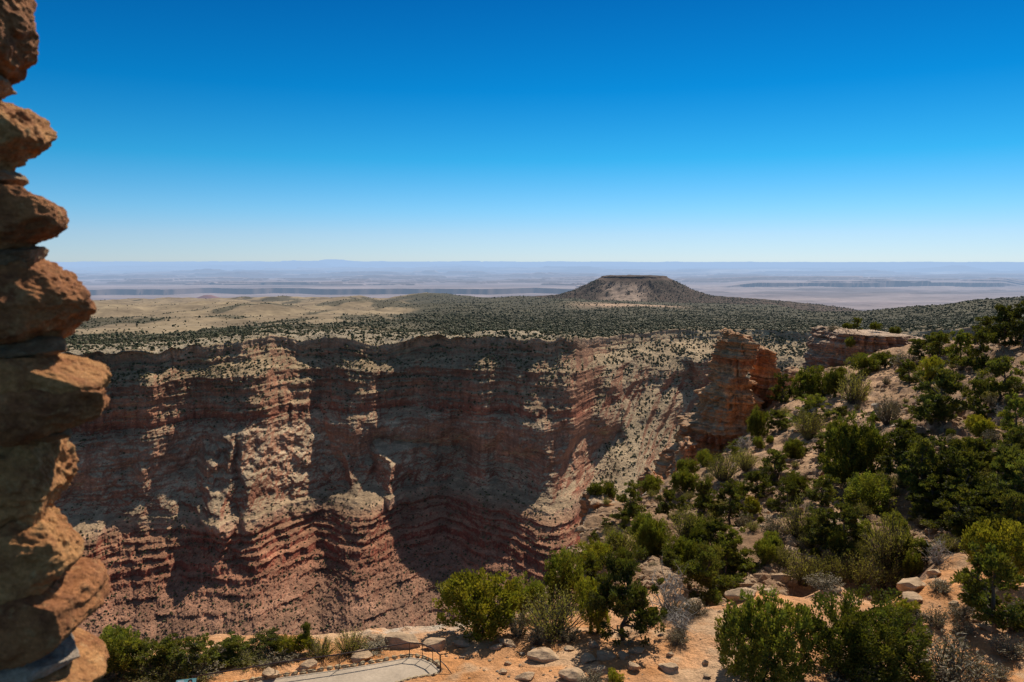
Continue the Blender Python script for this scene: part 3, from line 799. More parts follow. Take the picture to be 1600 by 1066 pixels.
rock_stack('rock_pinnacle', lev([(519,1131,1150),(524,1129,1166),(532,1127,1169),(548,1126,1168),(556,1123,1163),(580,1118,1164),(610,1107,1170),(640,1090,1182),(665,1070,1184),(690,1052,1184),(715,1036,1182),(740,1028,1180),(790,1024,1190)], 188, 13, 1.5),
           'tall layered red sandstone pinnacle with broken blocks on top', 1.3, nz=300, nf=340, thick=.75, amp=1.55)
rock_stack('rock_pinnacle', lev([(543,1186,1192),(549,1184,1202),(556,1180,1207),(566,1177,1213),(580,1174,1219),(610,1168,1226),(640,1166,1232),(680,1160,1240)], 194, 11),
           'shorter blocky sandstone pinnacle leaning against the tallest one', 4.7, nz=180, nf=200, thick=.8, amp=1.2)
rock_stack('rock_outcrop', lev([(577,1236,1252),(582,1233,1262),(600,1232,1266),(640,1230,1275)], 205, 10), 'low stub of pale layered rock between pinnacle and mesa', 8.1, nz=70, nf=90)
rock_stack('rock_mesa', lev([(517,1287,1330),(521,1283,1395),(527,1280,1425),(534,1278,1440),(548,1274,1446),(552,1270,1450),(560,1267,1455),(575,1268,1460),(600,1264,1480)], 232, 26),
           'flat topped sandstone mesa with sandy top and shrubs on it', 11.9, nz=170, nf=340, thick=1.15, amp=1.7, cap=(.52,.38,.27), body=([.36,.20,.13],[.46,.30,.20],[.25,.13,.09]))
rock_stack('rock_outcrop', lev([(775,912,952),(783,908,962),(800,908,956),(830,912,950),(860,915,950),(900,915,955)], 121, 9), 'rounded orange cliff knob at the outer edge of the brushy slope', 15.1, nz=130, nf=150, thick=.9, cap=(.42,.32,.22))
rock_stack('rock_outcrop', lev([(688,1070,1082),(700,1058,1092),(730,1050,1100),(790,1046,1110)], 176, 8), 'broken red rock rib stepping down from the foot of the tallest pinnacle', 31.3, nz=110, nf=130, thick=.8, amp=1.3)
rock_stack('rock_outcrop', lev([(738,1012,1022),(748,1002,1034),(770,998,1042),(820,995,1050)], 160, 8), 'low reddish rock ledge between the pinnacle foot and the outer knob', 33.3, nz=90, nf=120, thick=.8, amp=1.2)
rock_stack('rock_outcrop', lev([(622,1322,1338),(628,1320,1342),(640,1321,1344),(662,1320,1346)], 146, 4), 'square sandstone block on the crest below the sandy clearing', 19.3, nz=70, nf=90, thick=.6, amp=.45, cap=(.55,.45,.34))
rock_stack('rock_outcrop', lev([(851,1211,1226),(856,1209,1231),(880,1207,1232),(915,1204,1236)], 79, 3), 'dark upright rock block with pale top in the gully below the bench', 22.3, nz=70, nf=90, thick=.5, amp=.3, cap=(.5,.45,.36))
rock_stack('rock_outcrop', lev([(655,1375,1400),(662,1370,1412),(690,1368,1420)], 122, 4), 'shaded ledge of broken grey rock under the crest shrubs', 25.3, nz=60, nf=90, thick=.5, amp=.4, cap=(.5,.44,.36))

# ------------------------------------------------------------------ plants
def tube(pts, r0, r1, sides=6):
    pts = np.asarray(pts, float); n = len(pts)
    d = np.gradient(pts, axis=0); d /= np.linalg.norm(d, axis=1)[:, None] + 1e-9
    ref = np.array([0.31, 0.87, 0.11])
    s = np.cross(d, ref); s /= np.linalg.norm(s, axis=1)[:, None] + 1e-9
    t = np.cross(d, s)
    r = np.linspace(r0, r1, n)[:, None, None] if np.isscalar(r0) else np.asarray(r0)[:, None, None]
    ph = np.linspace(0, 2 * math.pi, sides, endpoint=False)[None, :, None]
    V = pts[:, None] + r * (np.cos(ph) * s[:, None] + np.sin(ph) * t[:, None])
    return V.reshape(-1, 3), grid_faces(n, sides, True)

def join(parts):
    Vs, Fs, o = [], [], 0
    for V, f in parts:
        Vs.append(V); Fs.append(f + o); o += len(V)
    return np.concatenate(Vs), np.concatenate(Fs)

def wander(p0, p1, r, n=7, amp=.05):
    t = np.linspace(0, 1, n)[:, None]
    q = np.asarray(p0) * (1 - t) + np.asarray(p1) * t
    q[1:-1] += r.normal(0, amp, (n - 2, 3)) * [1, 1, .6]
    return q

def leaf_quads(cen, dirs, ln, wd, r):
    n = len(cen)
    d = dirs / (np.linalg.norm(dirs, axis=1)[:, None] + 1e-9)
    s = np.cross(d, r.normal(size=(n, 3))); s /= np.linalg.norm(s, axis=1)[:, None] + 1e-9
    ln, wd = np.broadcast_to(ln, n)[:, None], np.broadcast_to(wd, n)[:, None]
    V = np.stack([cen - d * ln * .5, cen + s * wd * .5, cen + d * ln * .5, cen - s * wd * .5], 1)
    return V.reshape(-1, 3), np.arange(n * 4).reshape(-1, 4)

def crown_mesh(name, cl, rad, per, leaf, r, up=.5, flat=1.0, jit=.35):
    """cl: clump centres; many small leaf faces through each clump"""
    n = len(cl); per = np.full(n, per)
    idx = np.repeat(np.arange(n), per)
    g = r.normal(size=(len(idx), 3)); g /= np.linalg.norm(g, axis=1)[:, None]
    g *= (r.uniform(0, 1, len(idx)) ** .45)[:, None]
    rr = np.asarray(rad)[idx][:, None]
    cen = cl[idx] + g * rr * [1, 1, flat]
    mid = np.array([0, 0, .45])
    out = cl[idx] - mid; out /= np.linalg.norm(out, axis=1)[:, None] + 1e-9
    dirs = g * .8 + out * .5 + np.array([0, 0, up]) + r.normal(0, jit, cen.shape)
    k = r.uniform(.7, 1.3, len(idx))
    V, f = leaf_quads(cen, dirs, leaf * k * 2.3, leaf * k * 1.15, r)
    br = r.uniform(.65, 1.35, n); hue = r.uniform(-.12, .12, n)
    cc = np.stack([br * (1 + hue), br, br * (1 - hue)], -1)[idx]
    cc = cc * r.uniform(.8, 1.2, (len(idx), 1))
    return make_mesh(name, V, f, np.repeat(cc, 4, 0), smooth=False)

def proto_juniper(seed, n=170, per=42, leaf=.021, crad=.075, base=.03, lobes=5, up=.9):
    r = np.random.default_rng(seed)
    lc = [np.array([0, 0, .48])] + [np.array([math.cos(a) * q, math.sin(a) * q, z]) for a, q, z in zip(r.uniform(0, 6.28, lobes), r.uniform(.16, .30, lobes), r.uniform(.2, .6, lobes))]
    lr = [.34] + list(r.uniform(.2, .30, lobes))
    cl = []
    while len(cl) < n:
        i = r.integers(0, len(lc)); g = r.normal(size=3); g /= np.linalg.norm(g)
        p = lc[i] + g * lr[i] * r.uniform(.55, 1.0) ** .6 * [1, 1, 1.15]
        if p[2] < base or p[2] > .97 or math.hypot(p[0], p[1]) > .5: continue
        cl.append(p)
    cl = np.array(cl)
    crown = crown_mesh('crown', cl, r.uniform(.6, 1.25, n) * crad, per, leaf, r, up, 1.5)
    tb = [tube(wander((0, 0, -.06), (r.normal(0, .03), r.normal(0, .03), .55), r, 6, .02), .035, .012)]
    for k in range(7):
        p = cl[r.integers(0, n)]
        tb.append(tube(wander((0, 0, r.uniform(.02, .25)), p * .9, r, 6, .025), .016, .004, 5))
    V, f = join(tb)
    return [('trunk', make_mesh('trunk', V, f), M_wood), ('crown', crown, M_juniper)]

def proto_pinyon(seed, limbs=10, per=46, leaf=.022, spread=.44, low=.22):
    r = np.random.default_rng(seed)
    lean = r.normal(0, .06, 2)
    tr = wander((0, 0, -.06), (lean[0], lean[1], .78), r, 8, .025)
    tb = [tube(tr, np.linspace(.032, .008, 8), None, 7)]
    cl = []
    for k in range(limbs):
        t = r.uniform(low, .95); b = tr[min(7, int(t * 7))]
        a = k * 2.4 + r.uniform(-.5, .5); q = spread * (1.05 - .55 * max(0, t - .35) / .65) * r.uniform(.65, 1.08)
        e = b + np.array([math.cos(a) * q, math.sin(a) * q, r.uniform(.05, .22)])
        e[2] = min(e[2], .92)
        pts = wander(b, e, r, 6, .025); tb.append(tube(pts, .014, .004, 5))
        for m in range(r.integers(8, 13)):
            s = r.uniform(.45, 1.05); c = b + (e - b) * s + r.normal(0, .07, 3) * [1, 1, .6]
            cl.append(c)
            if m % 3 == 0: tb.append(tube(wander(b + (e - b) * min(s, .9), c, r, 4, .01), .006, .002, 4))
    for m in range(14): cl.append(tr[-1] + r.normal(0, .085, 3) + [0, 0, .05])
    cl = np.array(cl); cl[:, 2] = np.clip(cl[:, 2], .12, .96)
    crown = crown_mesh('crown', cl, r.uniform(.045, .085, len(cl)), per, leaf, r, .45, .75)
    V, f = join(tb)
    return [('trunk', make_mesh('trunk', V, f), M_wood), ('crown', crown, M_pinyon)]

def proto_shrub(seed, stems=60, leaves=26, leaf=.03, thin=.5, mat=None, spread=.5, stemmat=None, up=1.0):
    r = np.random.default_rng(seed); tb = []; cen = []; dr = []; br = []
    for k in range(stems):
        a = r.uniform(0, 6.28); q = spread * r.uniform(.1, 1) ** .6; h = (1 - (q / spread) ** 2 * .55) * r.uniform(.6, 1)
        e = np.array([math.cos(a) * q, math.sin(a) * q, h])
        pts = wander(np.array([math.cos(a), math.sin(a), 0]) * q * .2 + [0, 0, -.05], e, r, 5, .03)
        tb.append(tube(pts, .009, .003, 4))
        t = r.uniform(.3, 1.03, leaves); i = np.clip((t * 4).astype(int), 0, 3); fr = (t * 4 - i)[:, None]
        c = pts[i] * (1 - fr) + pts[i + 1] * fr + r.normal(0, .035, (leaves, 3))
        cen.append(c); dr.append((pts[i + 1] - pts[i]) * 4 * up + r.normal(0, thin, (leaves, 3))); br.append(np.full(leaves, r.uniform(.65, 1.35)))
    cen, dr, br = np.concatenate(cen), np.concatenate(dr), np.concatenate(br)
    V, f = leaf_quads(cen, dr, leaf * r.uniform(1.4, 2.6, len(cen)), leaf * .6, r)
    crown = make_mesh('foliage', V, f, np.repeat(np.stack([br] * 3, -1), 4, 0), smooth=False)
    V, f = join(tb)
    return [('stem', make_mesh('stem', V, f), stemmat or M_wood), ('foliage', crown, mat or M_sage)]

def proto_dead(seed):
    r = np.random.default_rng(seed); tb = []
    for k in range(26):
        a = r.uniform(0, 6.28); q = .5 * r.uniform(.3, 1); h = r.uniform(.35, 1)
        pts = wander((0, 0, -.05), (math.cos(a) * q, math.sin(a) * q, h), r, 6, .04)
        tb.append(tube(pts, .013, .003, 4))
        for m in range(7):
            i = r.integers(1, 5); e = pts[i] + r.normal(0, .13, 3) + [0, 0, .06]
            tb.append(tube(wander(pts[i], e, r, 4, .015), .006, .002, 4))
    V, f = join(tb)
    return [('branch', make_mesh('branch', V, f), M_dead)]

def recolour(parts, mat):
    out = []
    for (n, me, m) in parts:
        if n in ('crown', 'foliage'): out.append((n, me.copy(), mat))
        else: out.append((n, me, m))
    return out

JUN = [proto_juniper(s, 260, 44, .018, .07) for s in (1, 2, 3)]
JBIG = [proto_juniper(31, 620, 46, .0125, .046, .02, 6), proto_juniper(32, 680, 46, .0115, .044, .02, 9)]
PIN = [proto_pinyon(s, 15, 46, .020, .44, .16) for s in (4, 5, 6, 7)]
PBIG = [proto_pinyon(41, 22, 64, .0155, .46, .24)]
YEL = [recolour(proto_juniper(8, 300, 42, .016, .055, .02, 7, 1.2), M_yellow), recolour(proto_juniper(9, 260, 40, .018, .06, .02, 6, 1.1), M_yellow)]
PYEL = [recolour(p, M_juniper) for p in (proto_pinyon(44, 15, 46, .02, .44, .14), proto_pinyon(45, 15, 46, .02, .44, .14))]
BLD = [proto_shrub(s, 110, 26, .022, .35, M_blade, .5, None, 1.3) for s in (10, 11)]
SAG = [proto_shrub(s, 70, 26, .034, .7, M_sage, .5) for s in (12, 13, 14)]
DED = [proto_dead(15), proto_dead(16)]
def norm(proto):
    c = [me for (n, me, m) in proto if n in ('crown', 'foliage', 'branch')][0]
    co = np.empty(len(c.vertices) * 3, np.float32); c.vertices.foreach_get('co', co); co = co.reshape(-1, 3)
    r = np.percentile(np.hypot(co[:, 0], co[:, 1]), 96); h = np.percentile(co[:, 2], 99.3)
    for (n, me, m) in proto:
        if me.get('fit'): continue
        q = np.empty(len(me.vertices) * 3, np.float32); me.vertices.foreach_get('co', q); q = q.reshape(-1, 3)
        q *= np.array([.5 / r, .5 / r, 1 / h], np.float32); me.vertices.foreach_set('co', q.ravel()); me.update(); me['fit'] = 1
for grp in (JUN, JBIG, PIN, PBIG, YEL, PYEL, BLD, SAG, DED):
    for pr in grp: norm(pr)
KINDS = {'J': JUN, 'JB': JBIG, 'P': PIN, 'PB': PBIG, 'Y': YEL, 'PY': PYEL, 'G': BLD, 'S': SAG, 'D': DED}
NAME = {'J': 'juniper_tree', 'JB': 'juniper_tree', 'P': 'pinyon_tree', 'PB': 'pinyon_tree', 'Y': 'juniper_tree', 'PY': 'pinyon_tree', 'G': 'bush', 'S': 'sage_shrub', 'D': 'dead_shrub'}
CAT = {'J': 'tree', 'JB': 'tree', 'P': 'tree', 'PB': 'tree', 'Y': 'tree', 'PY': 'tree', 'G': 'bush', 'S': 'shrub', 'D': 'shrub'}

def plant(kind, pos, h, wdt, label, group=None, var=None):
    parts = KINDS[kind][(var if var is not None else random.randrange(99)) % len(KINDS[kind])]
    root = bpy.data.objects.new(NAME[kind], None); C.objects.link(root); root.empty_display_size = .2
    root.location = [float(c) for c in pos]; root.rotation_euler = (0, 0, random.uniform(0, 6.28)); root.scale = (wdt, wdt, h)
    root['label'] = label; root['category'] = CAT[kind]
    if group: root['group'] = group
    for (n, me, m) in parts: link(n, me, m, root)
    return root

def put(kind, u, v, hpx, wpx, label, group=None, var=None, Y=None):
    if Y == 'below':
        Yd = float(np.interp(u, [150, 300, 380, 430, 480, 530, 585, 640], [46.8, 46.9, 47.3, 48.0, 48.6, 49.2, 50.0, 51.0])) + ((1.2 if kind not in 'GS' else .8) if u < 320 else (2.3 if kind not in 'GS' else 1.5)) + random.uniform(-.2, .3); q = P(u, v - hpx, Yd)
        p = np.array([q[0], Yd, ground_z(q[0], Yd)]); h = max(q[2] - p[2], .8)
    else:
        p = hit(u, v) if Y is None else P(u, v, Y)
        h = P(u, v - hpx, p[1])[2] - P(u, v, p[1])[2]
    Yd = p[1]
    wd = wpx * math.hypot(Yd, p[2]) / F * 1.08
    p = p - np.array([0, 0, .02 * h])
    return plant(kind, p, h * 1.03, wd, label, group, var)

G_SH = 'pinyons massed on the shaded slope'
G_SL = 'trees on the brushy slope above the bench'
L_SH = 'dark pinyon in the dense shaded stand at the edge of the slope'
L_SL = 'dusky green tree among brush on the steep slope'
trees = [
 # on the sandy bench
 ('JB',1190,1066,128,120,'dense rounded dark green juniper standing on the orange sand',None,0),
 ('JB',1345,1064,122,160,'widest juniper, many lobed, beside the rounded one on orange sand',None,1),
 ('S',1482,1064,66,105,'tall open grey shrub with bare twigs on the sand, beside the widest juniper',None,0),
 ('S',1335,1072,42,110,'low straggly grey shrub in front of the widest juniper',None,1),
 ('Y',1556,905,86,84,'bright green juniper top showing behind the olive brown tree by the slab rocks',None,0),
 ('PY',1556,978,118,100,'olive brown tree with bent dark trunks at the edge of the sand',None,0),
 ('Y',1410,966,30,42,'small bright green juniper seedling among grey shrubs on the sand',None,1),
 ('Y',745,990,88,118,'yellow green juniper with feathery top at the rim beside the overlook',None,0),
 ('J',818,968,62,54,'dark juniper between the yellow green juniper and the pale bush',None,0),
 ('G',862,992,68,92,'large pale grey green bush on the rim behind the scattered rocks',None,0),
 ('J',884,945,82,64,'dark juniper tucked behind the pale bush on the rim',None,1),
 ('Y',924,986,80,46,'slim bright green juniper next to the tall pinyon',None,1),
 ('PB',972,1000,140,104,'tallest pinyon on the rim with a bare trunk and rounded crown',None,0),
 ('PY',930,930,62,62,'yellowish pinyon behind the slim juniper on the rim',None,1),
 ('D',1046,962,74,66,'big bare grey dead shrub right of the tallest pinyon',None,0),
 ('PB',1106,948,98,86,'round crowned pinyon with thin trunk rooted in the white ledge',None,0),
 ('D',1066,988,36,56,'low tangle of dead grey twigs at the edge of the sand',None,1),
 ('S',1085,962,26,40,'small grey shrub under the round crowned pinyon on the white ledge',None,2),
 # below the overlook
 ('J',182,1068,80,76,'dark juniper rising behind the lowest tower stones',None,0),
 ('P',228,1058,58,66,'dark pinyon beside the one at the tower stones, below the overlook',None,1),
 ('PY',266,1052,50,64,'olive pinyon in the middle of the clump below the overlook',None,2),
 ('P',306,1056,62,70,'dark pinyon next to the pale rock below the overlook',None,0),
 ('G',255,1072,40,90,'yellowish low bush in front of the juniper clump',None,1),
 ('G',300,1074,45,80,'grey green bush behind the information panel',None,0),
 ('PY',372,1062,66,60,'olive tree behind the railing, right of the pale rock',None,0),
 ('P',412,1052,56,72,'dark green pinyon behind the railing below the overlook',None,2),
 ('Y',458,1034,40,52,'bright green low juniper behind the middle of the railing',None,0),
 ('P',482,1020,46,24,'thin spindly pinyon standing up beyond the railing',None,2),
 ('G',500,1030,34,44,'yellow green bush beyond the railing next to the spindly pinyon',None,1),
 ('G',548,1020,34,46,'grey green bush at the end of the row beyond the railing',None,0),
 ('S',580,1031,28,56,'rounded brown green shrub just outside the railing on bare rock',None,1),
 ('J',345,1050,40,40,'small dark juniper beside the pale rock below the overlook',None,1),
 ('S',165,1090,62,70,'grey brown shrub pressed against the lowest tower stone',None,0),('G',215,1092,52,76,'olive bush in front of the juniper clump beside the tower stones',None,0),
 ('G',255,1098,66,70,'nearer olive bush in front of the clump below the overlook',None,0),('S',318,1085,36,60,'grey shrub beside the information panel',None,1),
 ('P',360,1062,46,64,'low dark pinyon filling the gap behind the lower railing',None,2),('S',432,1058,28,56,'brown grey shrub behind the railing at the pinkish rock',None,2),('G',395,1066,30,60,'pale bush directly behind the lower railing',None,1),
 # slope, hillside
 ('JB',1335,755,102,92,'largest dark rounded juniper in the middle of the slope',None,0),
 ('J',1270,627,52,56,'dark round juniper at the top of the slope beside the mesa',None,1),
 ('G',1334,630,52,44,'bright feathery green bush on the crest below the mesa',None,0),
 ('J',1304,620,42,34,'narrow dark juniper between the round juniper and the feathery bush',None,2),
 ('P',1222,628,42,38,'small dark pinyon at the foot of the shorter pinnacle',None,0),
 ('PY',1272,664,46,68,'wide low green pinyon below the dark round juniper on the crest',None,1),
 ('P',1218,674,32,38,L_SL,G_SL,1),
 ('G',1265,682,40,48,'yellow green bush with feathery tips below the wide low pinyon',None,1),
 ('J',1184,688,48,32,'slim dark juniper against the base of the tall pinnacle',None,2),
 ('J',1239,718,30,33,L_SL,G_SL,0),
 ('P',1211,757,50,52,L_SL,G_SL,2),
 ('G',1129,750,40,44,'pale green bush on the slope edge under the tall pinnacle',None,0),
 ('D',1163,703,22,32,'small bleached dead shrub near the foot of the tall pinnacle',None,0),
 ('J',1357,802,58,72,'broad green juniper just below the largest juniper of the slope',None,1),
 ('P',1412,748,74,76,L_SH,G_SH,0),
 ('Y',1450,600,42,42,'olive green rounded juniper beside the sandy clearing on the crest',None,1),
 ('PY',1422,600,36,36,'small pinyon leaning out over the sandy clearing',None,0),
 ('P',1478,674,94,86,'wide spreading dark pinyon just below the sandy clearing',None,1),
 ('P',1455,662,50,62,'lower dark pinyon at the side of the wide spreading one',None,3),
 ('PY',1503,576,56,44,'thin olive pinyon, the smaller of a pair on the open crest',None,0),
 ('PY',1526,575,62,52,'fuller olive pinyon of the pair on the open crest',None,1),
 ('P',1571,543,64,52,'tall dark pinyon with visible trunk on the skyline of the crest',None,2),
 ('P',1600,538,64,54,'dark pinyon on the skyline at the edge of the photo',None,3),
 ('P',1544,530,34,46,'small dark pinyon on the skyline beside the tall dark one',None,0),
 ('P',1560,631,72,66,'bushy dark pinyon on the open sandy slope below the skyline trees',None,1),
 ('P',1533,648,52,42,'dark pinyon with bare trunk in front of the bushy one',None,2),
 ('PY',1590,682,62,48,'olive pinyon on the sandy slope at the edge of the photo',None,0),
 ('Y',1532,686,34,46,'yellow green low juniper on the sandy slope',None,0),
 ('D',1560,668,36,26,'bare upright grey shrub on the sandy slope',None,1),
 ('P',1438,764,78,70,L_SH,G_SH,3),('P',1480,774,84,78,L_SH,G_SH,0),('P',1516,795,88,84,L_SH,G_SH,1),('P',1562,795,92,84,L_SH,G_SH,2),('P',1598,803,92,80,L_SH,G_SH,3),
 ('P',1495,834,72,76,L_SH,G_SH,0),('P',1548,846,78,78,L_SH,G_SH,1),('P',1592,850,78,74,L_SH,G_SH,2),('P',1455,806,62,62,L_SH,G_SH,3),('P',1420,700,44,50,L_SH,G_SH,1),('P',1580,730,60,56,L_SH,G_SH,0),('P',1530,742,54,60,L_SH,G_SH,2),
 ('P',1455,563,42,46,'dark pinyon at the shoulder where the mesa joins the crest',None,1),
 ('P',1438,565,34,38,'smaller dark pinyon against the end of the mesa cliff',None,2),
 ('PY',1470,558,38,36,'olive pinyon behind the dark one at the mesa shoulder',None,0),
 ('J',1346,580,26,44,'dark brush like juniper at the foot of the mesa cliff',None,1),
 ('J',1382,575,24,42,'second juniper along the foot of the mesa cliff',None,2),
 ('S',1415,577,26,44,'grey shrub at the foot of the mesa cliff near its end',None,0),
 ('S',1388,662,42,40,'silvery sage shrub among broken rock under the crest',None,1),
 ('P',984,814,58,46,'small pinyon with bare trunk on top of the outer slope knob',None,0),
 ('J',942,772,32,40,'low juniper growing on the outer orange knob',None,0),
 ('J',1018,772,28,34,L_SL,G_SL,1),('P',1044,810,42,38,L_SL,G_SL,1),('J',1018,870,62,46,'dark juniper below the outer knob on the slope',None,2),
 ('G',1073,842,52,46,'pale feathery bush in the middle of the lower slope',None,1),('P',1097,803,52,40,L_SL,G_SL,2),
 ('P',1140,822,66,60,'dark pinyon with forked trunk on the lower slope',None,3),
 ('Y',1176,808,30,26,'small yellowish juniper beside the forked pinyon',None,0),
 ('G',1250,842,56,56,'feathery light green bush above the shaded gully',None,0),
 ('S',1207,842,36,32,'grey shrub at the rim of the shaded gully',None,2),
 ('PY',1148,890,64,64,'olive pinyon just behind the bench on the gully side',None,1),
 ('Y',925,892,42,64,'yellow green juniper on the low outer slope',None,1),('J',1088,892,44,34,L_SL,G_SL,0),
 ('PY',1130,912,58,58,'olive pinyon right above the white ledge of the bench',None,0),
 ('P',1290,852,54,56,'dark pinyon above the row of olive bushes',None,0),
 ('G',1388,880,74,68,'tall straw green bush standing above the row of olive bushes',None,1),
 ('G',1255,910,46,62,'first olive bush from the gully in the row along the bench',None,0),('G',1298,910,44,58,'second olive bush from the gully along the bench',None,1),
 ('G',1342,912,46,62,'third olive bush from the gully along the bench',None,0),('G',1386,914,42,56,'fourth olive bush from the gully along the bench',None,1),
 ('J',1424,908,42,26,'small dark juniper at the end of the olive bush row',None,0),
 ('P',1318,858,64,68,'dark pinyon between the feathery bush and the straw green bush',None,2),
 ('D',1465,882,42,42,'dead branchy shrub above the flat slab rocks',None,0),
 ('P',1180,780,44,44,L_SL,G_SL,1),('J',1070,770,34,38,L_SL,G_SL,2),('G',1165,735,32,36,L_SL,G_SL,0),('P',1300,700,40,44,L_SL,G_SL,3),('J',1240,775,36,40,L_SL,G_SL,1),('P',1285,790,46,48,L_SL,G_SL,0),
 ('J',1005,845,38,44,L_SL,G_SL,0),('G',970,862,36,48,L_SL,G_SL,1),('P',1110,860,48,46,L_SL,G_SL,1),('J',1195,880,36,34,L_SL,G_SL,2),('J',1060,880,40,44,L_SL,G_SL,1),('P',1230,800,44,44,L_SL,G_SL,2),
 ('J',1075,745,26,30,L_SL,G_SL,0),('J',1100,728,24,26,L_SL,G_SL,1),
]
for t in trees: put(*t, Y='below' if t[1] < 600 else None)
# on top of the mesa
for (k, u, v, h, wd, lb) in [('P',1340,516,19,20,'tallest dark tree on top of the mesa'),('J',1368,516,12,16,'round shrub beside the tallest tree on the mesa top'),('J',1399,525,14,15,'lone round juniper on the outer sandy top of the mesa'),
                             ('S',1302,518,11,20,'low brown shrub on the mesa tip'),('J',1324,515,10,14,'small shrub behind the tallest mesa top tree')]:
    put(k, u, v, h, wd, lb, None, None, 232)
put('J', 1328, 542, 15, 14, 'lone shrub growing out of the mesa cliff', None, None, 219)

# low sage and grey shrubs
small = [(1384,942,30,40),(1425,976,24,36),(1462,980,30,36),(1398,974,20,34),(1290,921,24,52),(1380,914,14,24),(1505,990,20,32),(1576,1026,32,50),(1060,1006,22,32),(840,1008,30,28),(888,1002,24,32),(925,1072,22,38),(810,994,36,34),(1560,1060,22,36),(1520,1052,26,36),(1350,925,14,28),(1500,965,22,40),(1585,985,30,36),(1440,1000,18,26),(1060,965,22,34),(1470,925,20,34),(1530,935,34,44)]
G_SG = 'grey sage shrubs on the sandy bench'
for i, (u, v, h, wd) in enumerate(small):
    put('S', u, v, h, wd, 'low grey brown sage shrub on the orange sandy bench', G_SG, i)
put('Y', 855, 998, 20, 22, 'tiny bright green juniper among the scattered rim rocks'); put('Y', 961, 1072, 24, 26, 'small green juniper sprout at the lower edge between the rocks')
G_SC = 'small shrubs scattered over the slope and crest'
cnt = 0
while cnt < 285:
    u, v = random.uniform(920, 1600), random.uniform(560, 900)
    p = hit(u, v)
    if p[1] < 66 or p[1] > 225: continue
    d = abs(px(p)[1] - v)
    if d > 3: continue
    crest = u > 1330 and v < 700
    hh = random.uniform(.7, 1.5) if crest else random.uniform(.7, 1.9); ww = hh * random.uniform(1.1, 1.7)
    k = random.choice('SSGGJ' if crest else 'GGGJPPJS')
    plant(k, p, hh * (1.3 if k in 'JP' else 1), ww, 'small dull green shrub on the rocky slope and crest', G_SC)
    cnt += 1

# ------------------------------------------------------------------ rocks
def rock_mesh(seed, blocky=.6):
    r = np.random.default_rng(seed); n = 18
    g = np.linspace(-1, 1, n)
    Vs, Fs, o = [], [], 0
    for ax in range(3):
        for s in (-1, 1):
            a, b = np.meshgrid(g, g, indexing='ij'); q = [None] * 3
            q[ax] = np.full_like(a, s); q[(ax + 1) % 3] = a; q[(ax + 2) % 3] = b * s
            Vs.append(np.stack(q, -1).reshape(-1, 3)); Fs.append(grid_faces(n, n) + o); o += n * n
    V = np.concatenate(Vs); Fc = np.concatenate(Fs)
    key = np.round(V * 1e4).astype(int); _, first, inv = np.unique(key, axis=0, return_index=True, return_inverse=True)
    V = V[first]; Fc = inv.ravel()[Fc]
    pwr = 2.5 + 3 * blocky
    V = V / ((np.abs(V) ** pwr).sum(1) ** (1 / pwr))[:, None]
    # chop with random planes: broken faces
    for k in range(15):
        d = r.normal(size=3); d /= np.linalg.norm(d); t = r.uniform(.5, .82)
        s = V @ d; V = V - np.where(s > t, s - t, 0)[:, None] * d
    nz = fbm(V[:, 0] * 1.3 + seed, V[:, 1] * 1.3, V[:, 2] * 1.8, 4, 261)
    V = V * (1 + .10 * nz)[:, None]
    V[:, 2] += .05 * pn(V[:, 0] * 4, V[:, 1] * 4, V[:, 2] * 4 + seed, 263)
    return make_mesh('boulder', V * .5, Fc)
ROCKS = [rock_mesh(s, b) for s, b in ((1, .8), (2, .4), (3, .9), (4, .5), (5, .7), (6, .3), (7, .8))]
ROCKG = []
for m in ROCKS:
    c = m.copy(); c.materials.append(M_rock_grey); ROCKG.append(c)
    m.materials.append(M_rock)

def rock(u, v, wpx, hpx, label, group=None, grey=False, Y=None, depth=.8, name='boulder'):
    p = hit(u, v) if Y is None else P(u, v, Y)
    k = math.hypot(p[1], p[2]) / F
    wd = wpx * k * .95
    dp = wd * depth
    e = math.atan2(-p[2], p[1])
    hh = max(.42 * wd, (hpx * k - dp * math.sin(e) * .7) / math.cos(e)) * 1.1
    o = link(name, random.choice(ROCKG if grey else ROCKS), None, None, label=label, category='rock', group=group)
    o.location = (float(p[0]), float(p[1]) + dp * .3, float(p[2]) + hh * .16); o.rotation_euler = (random.uniform(-.12, .12), random.uniform(-.12, .12), random.choice((0, math.pi)) + random.uniform(-.35, .35))
    o.scale = (wd, dp, hh)
    return o

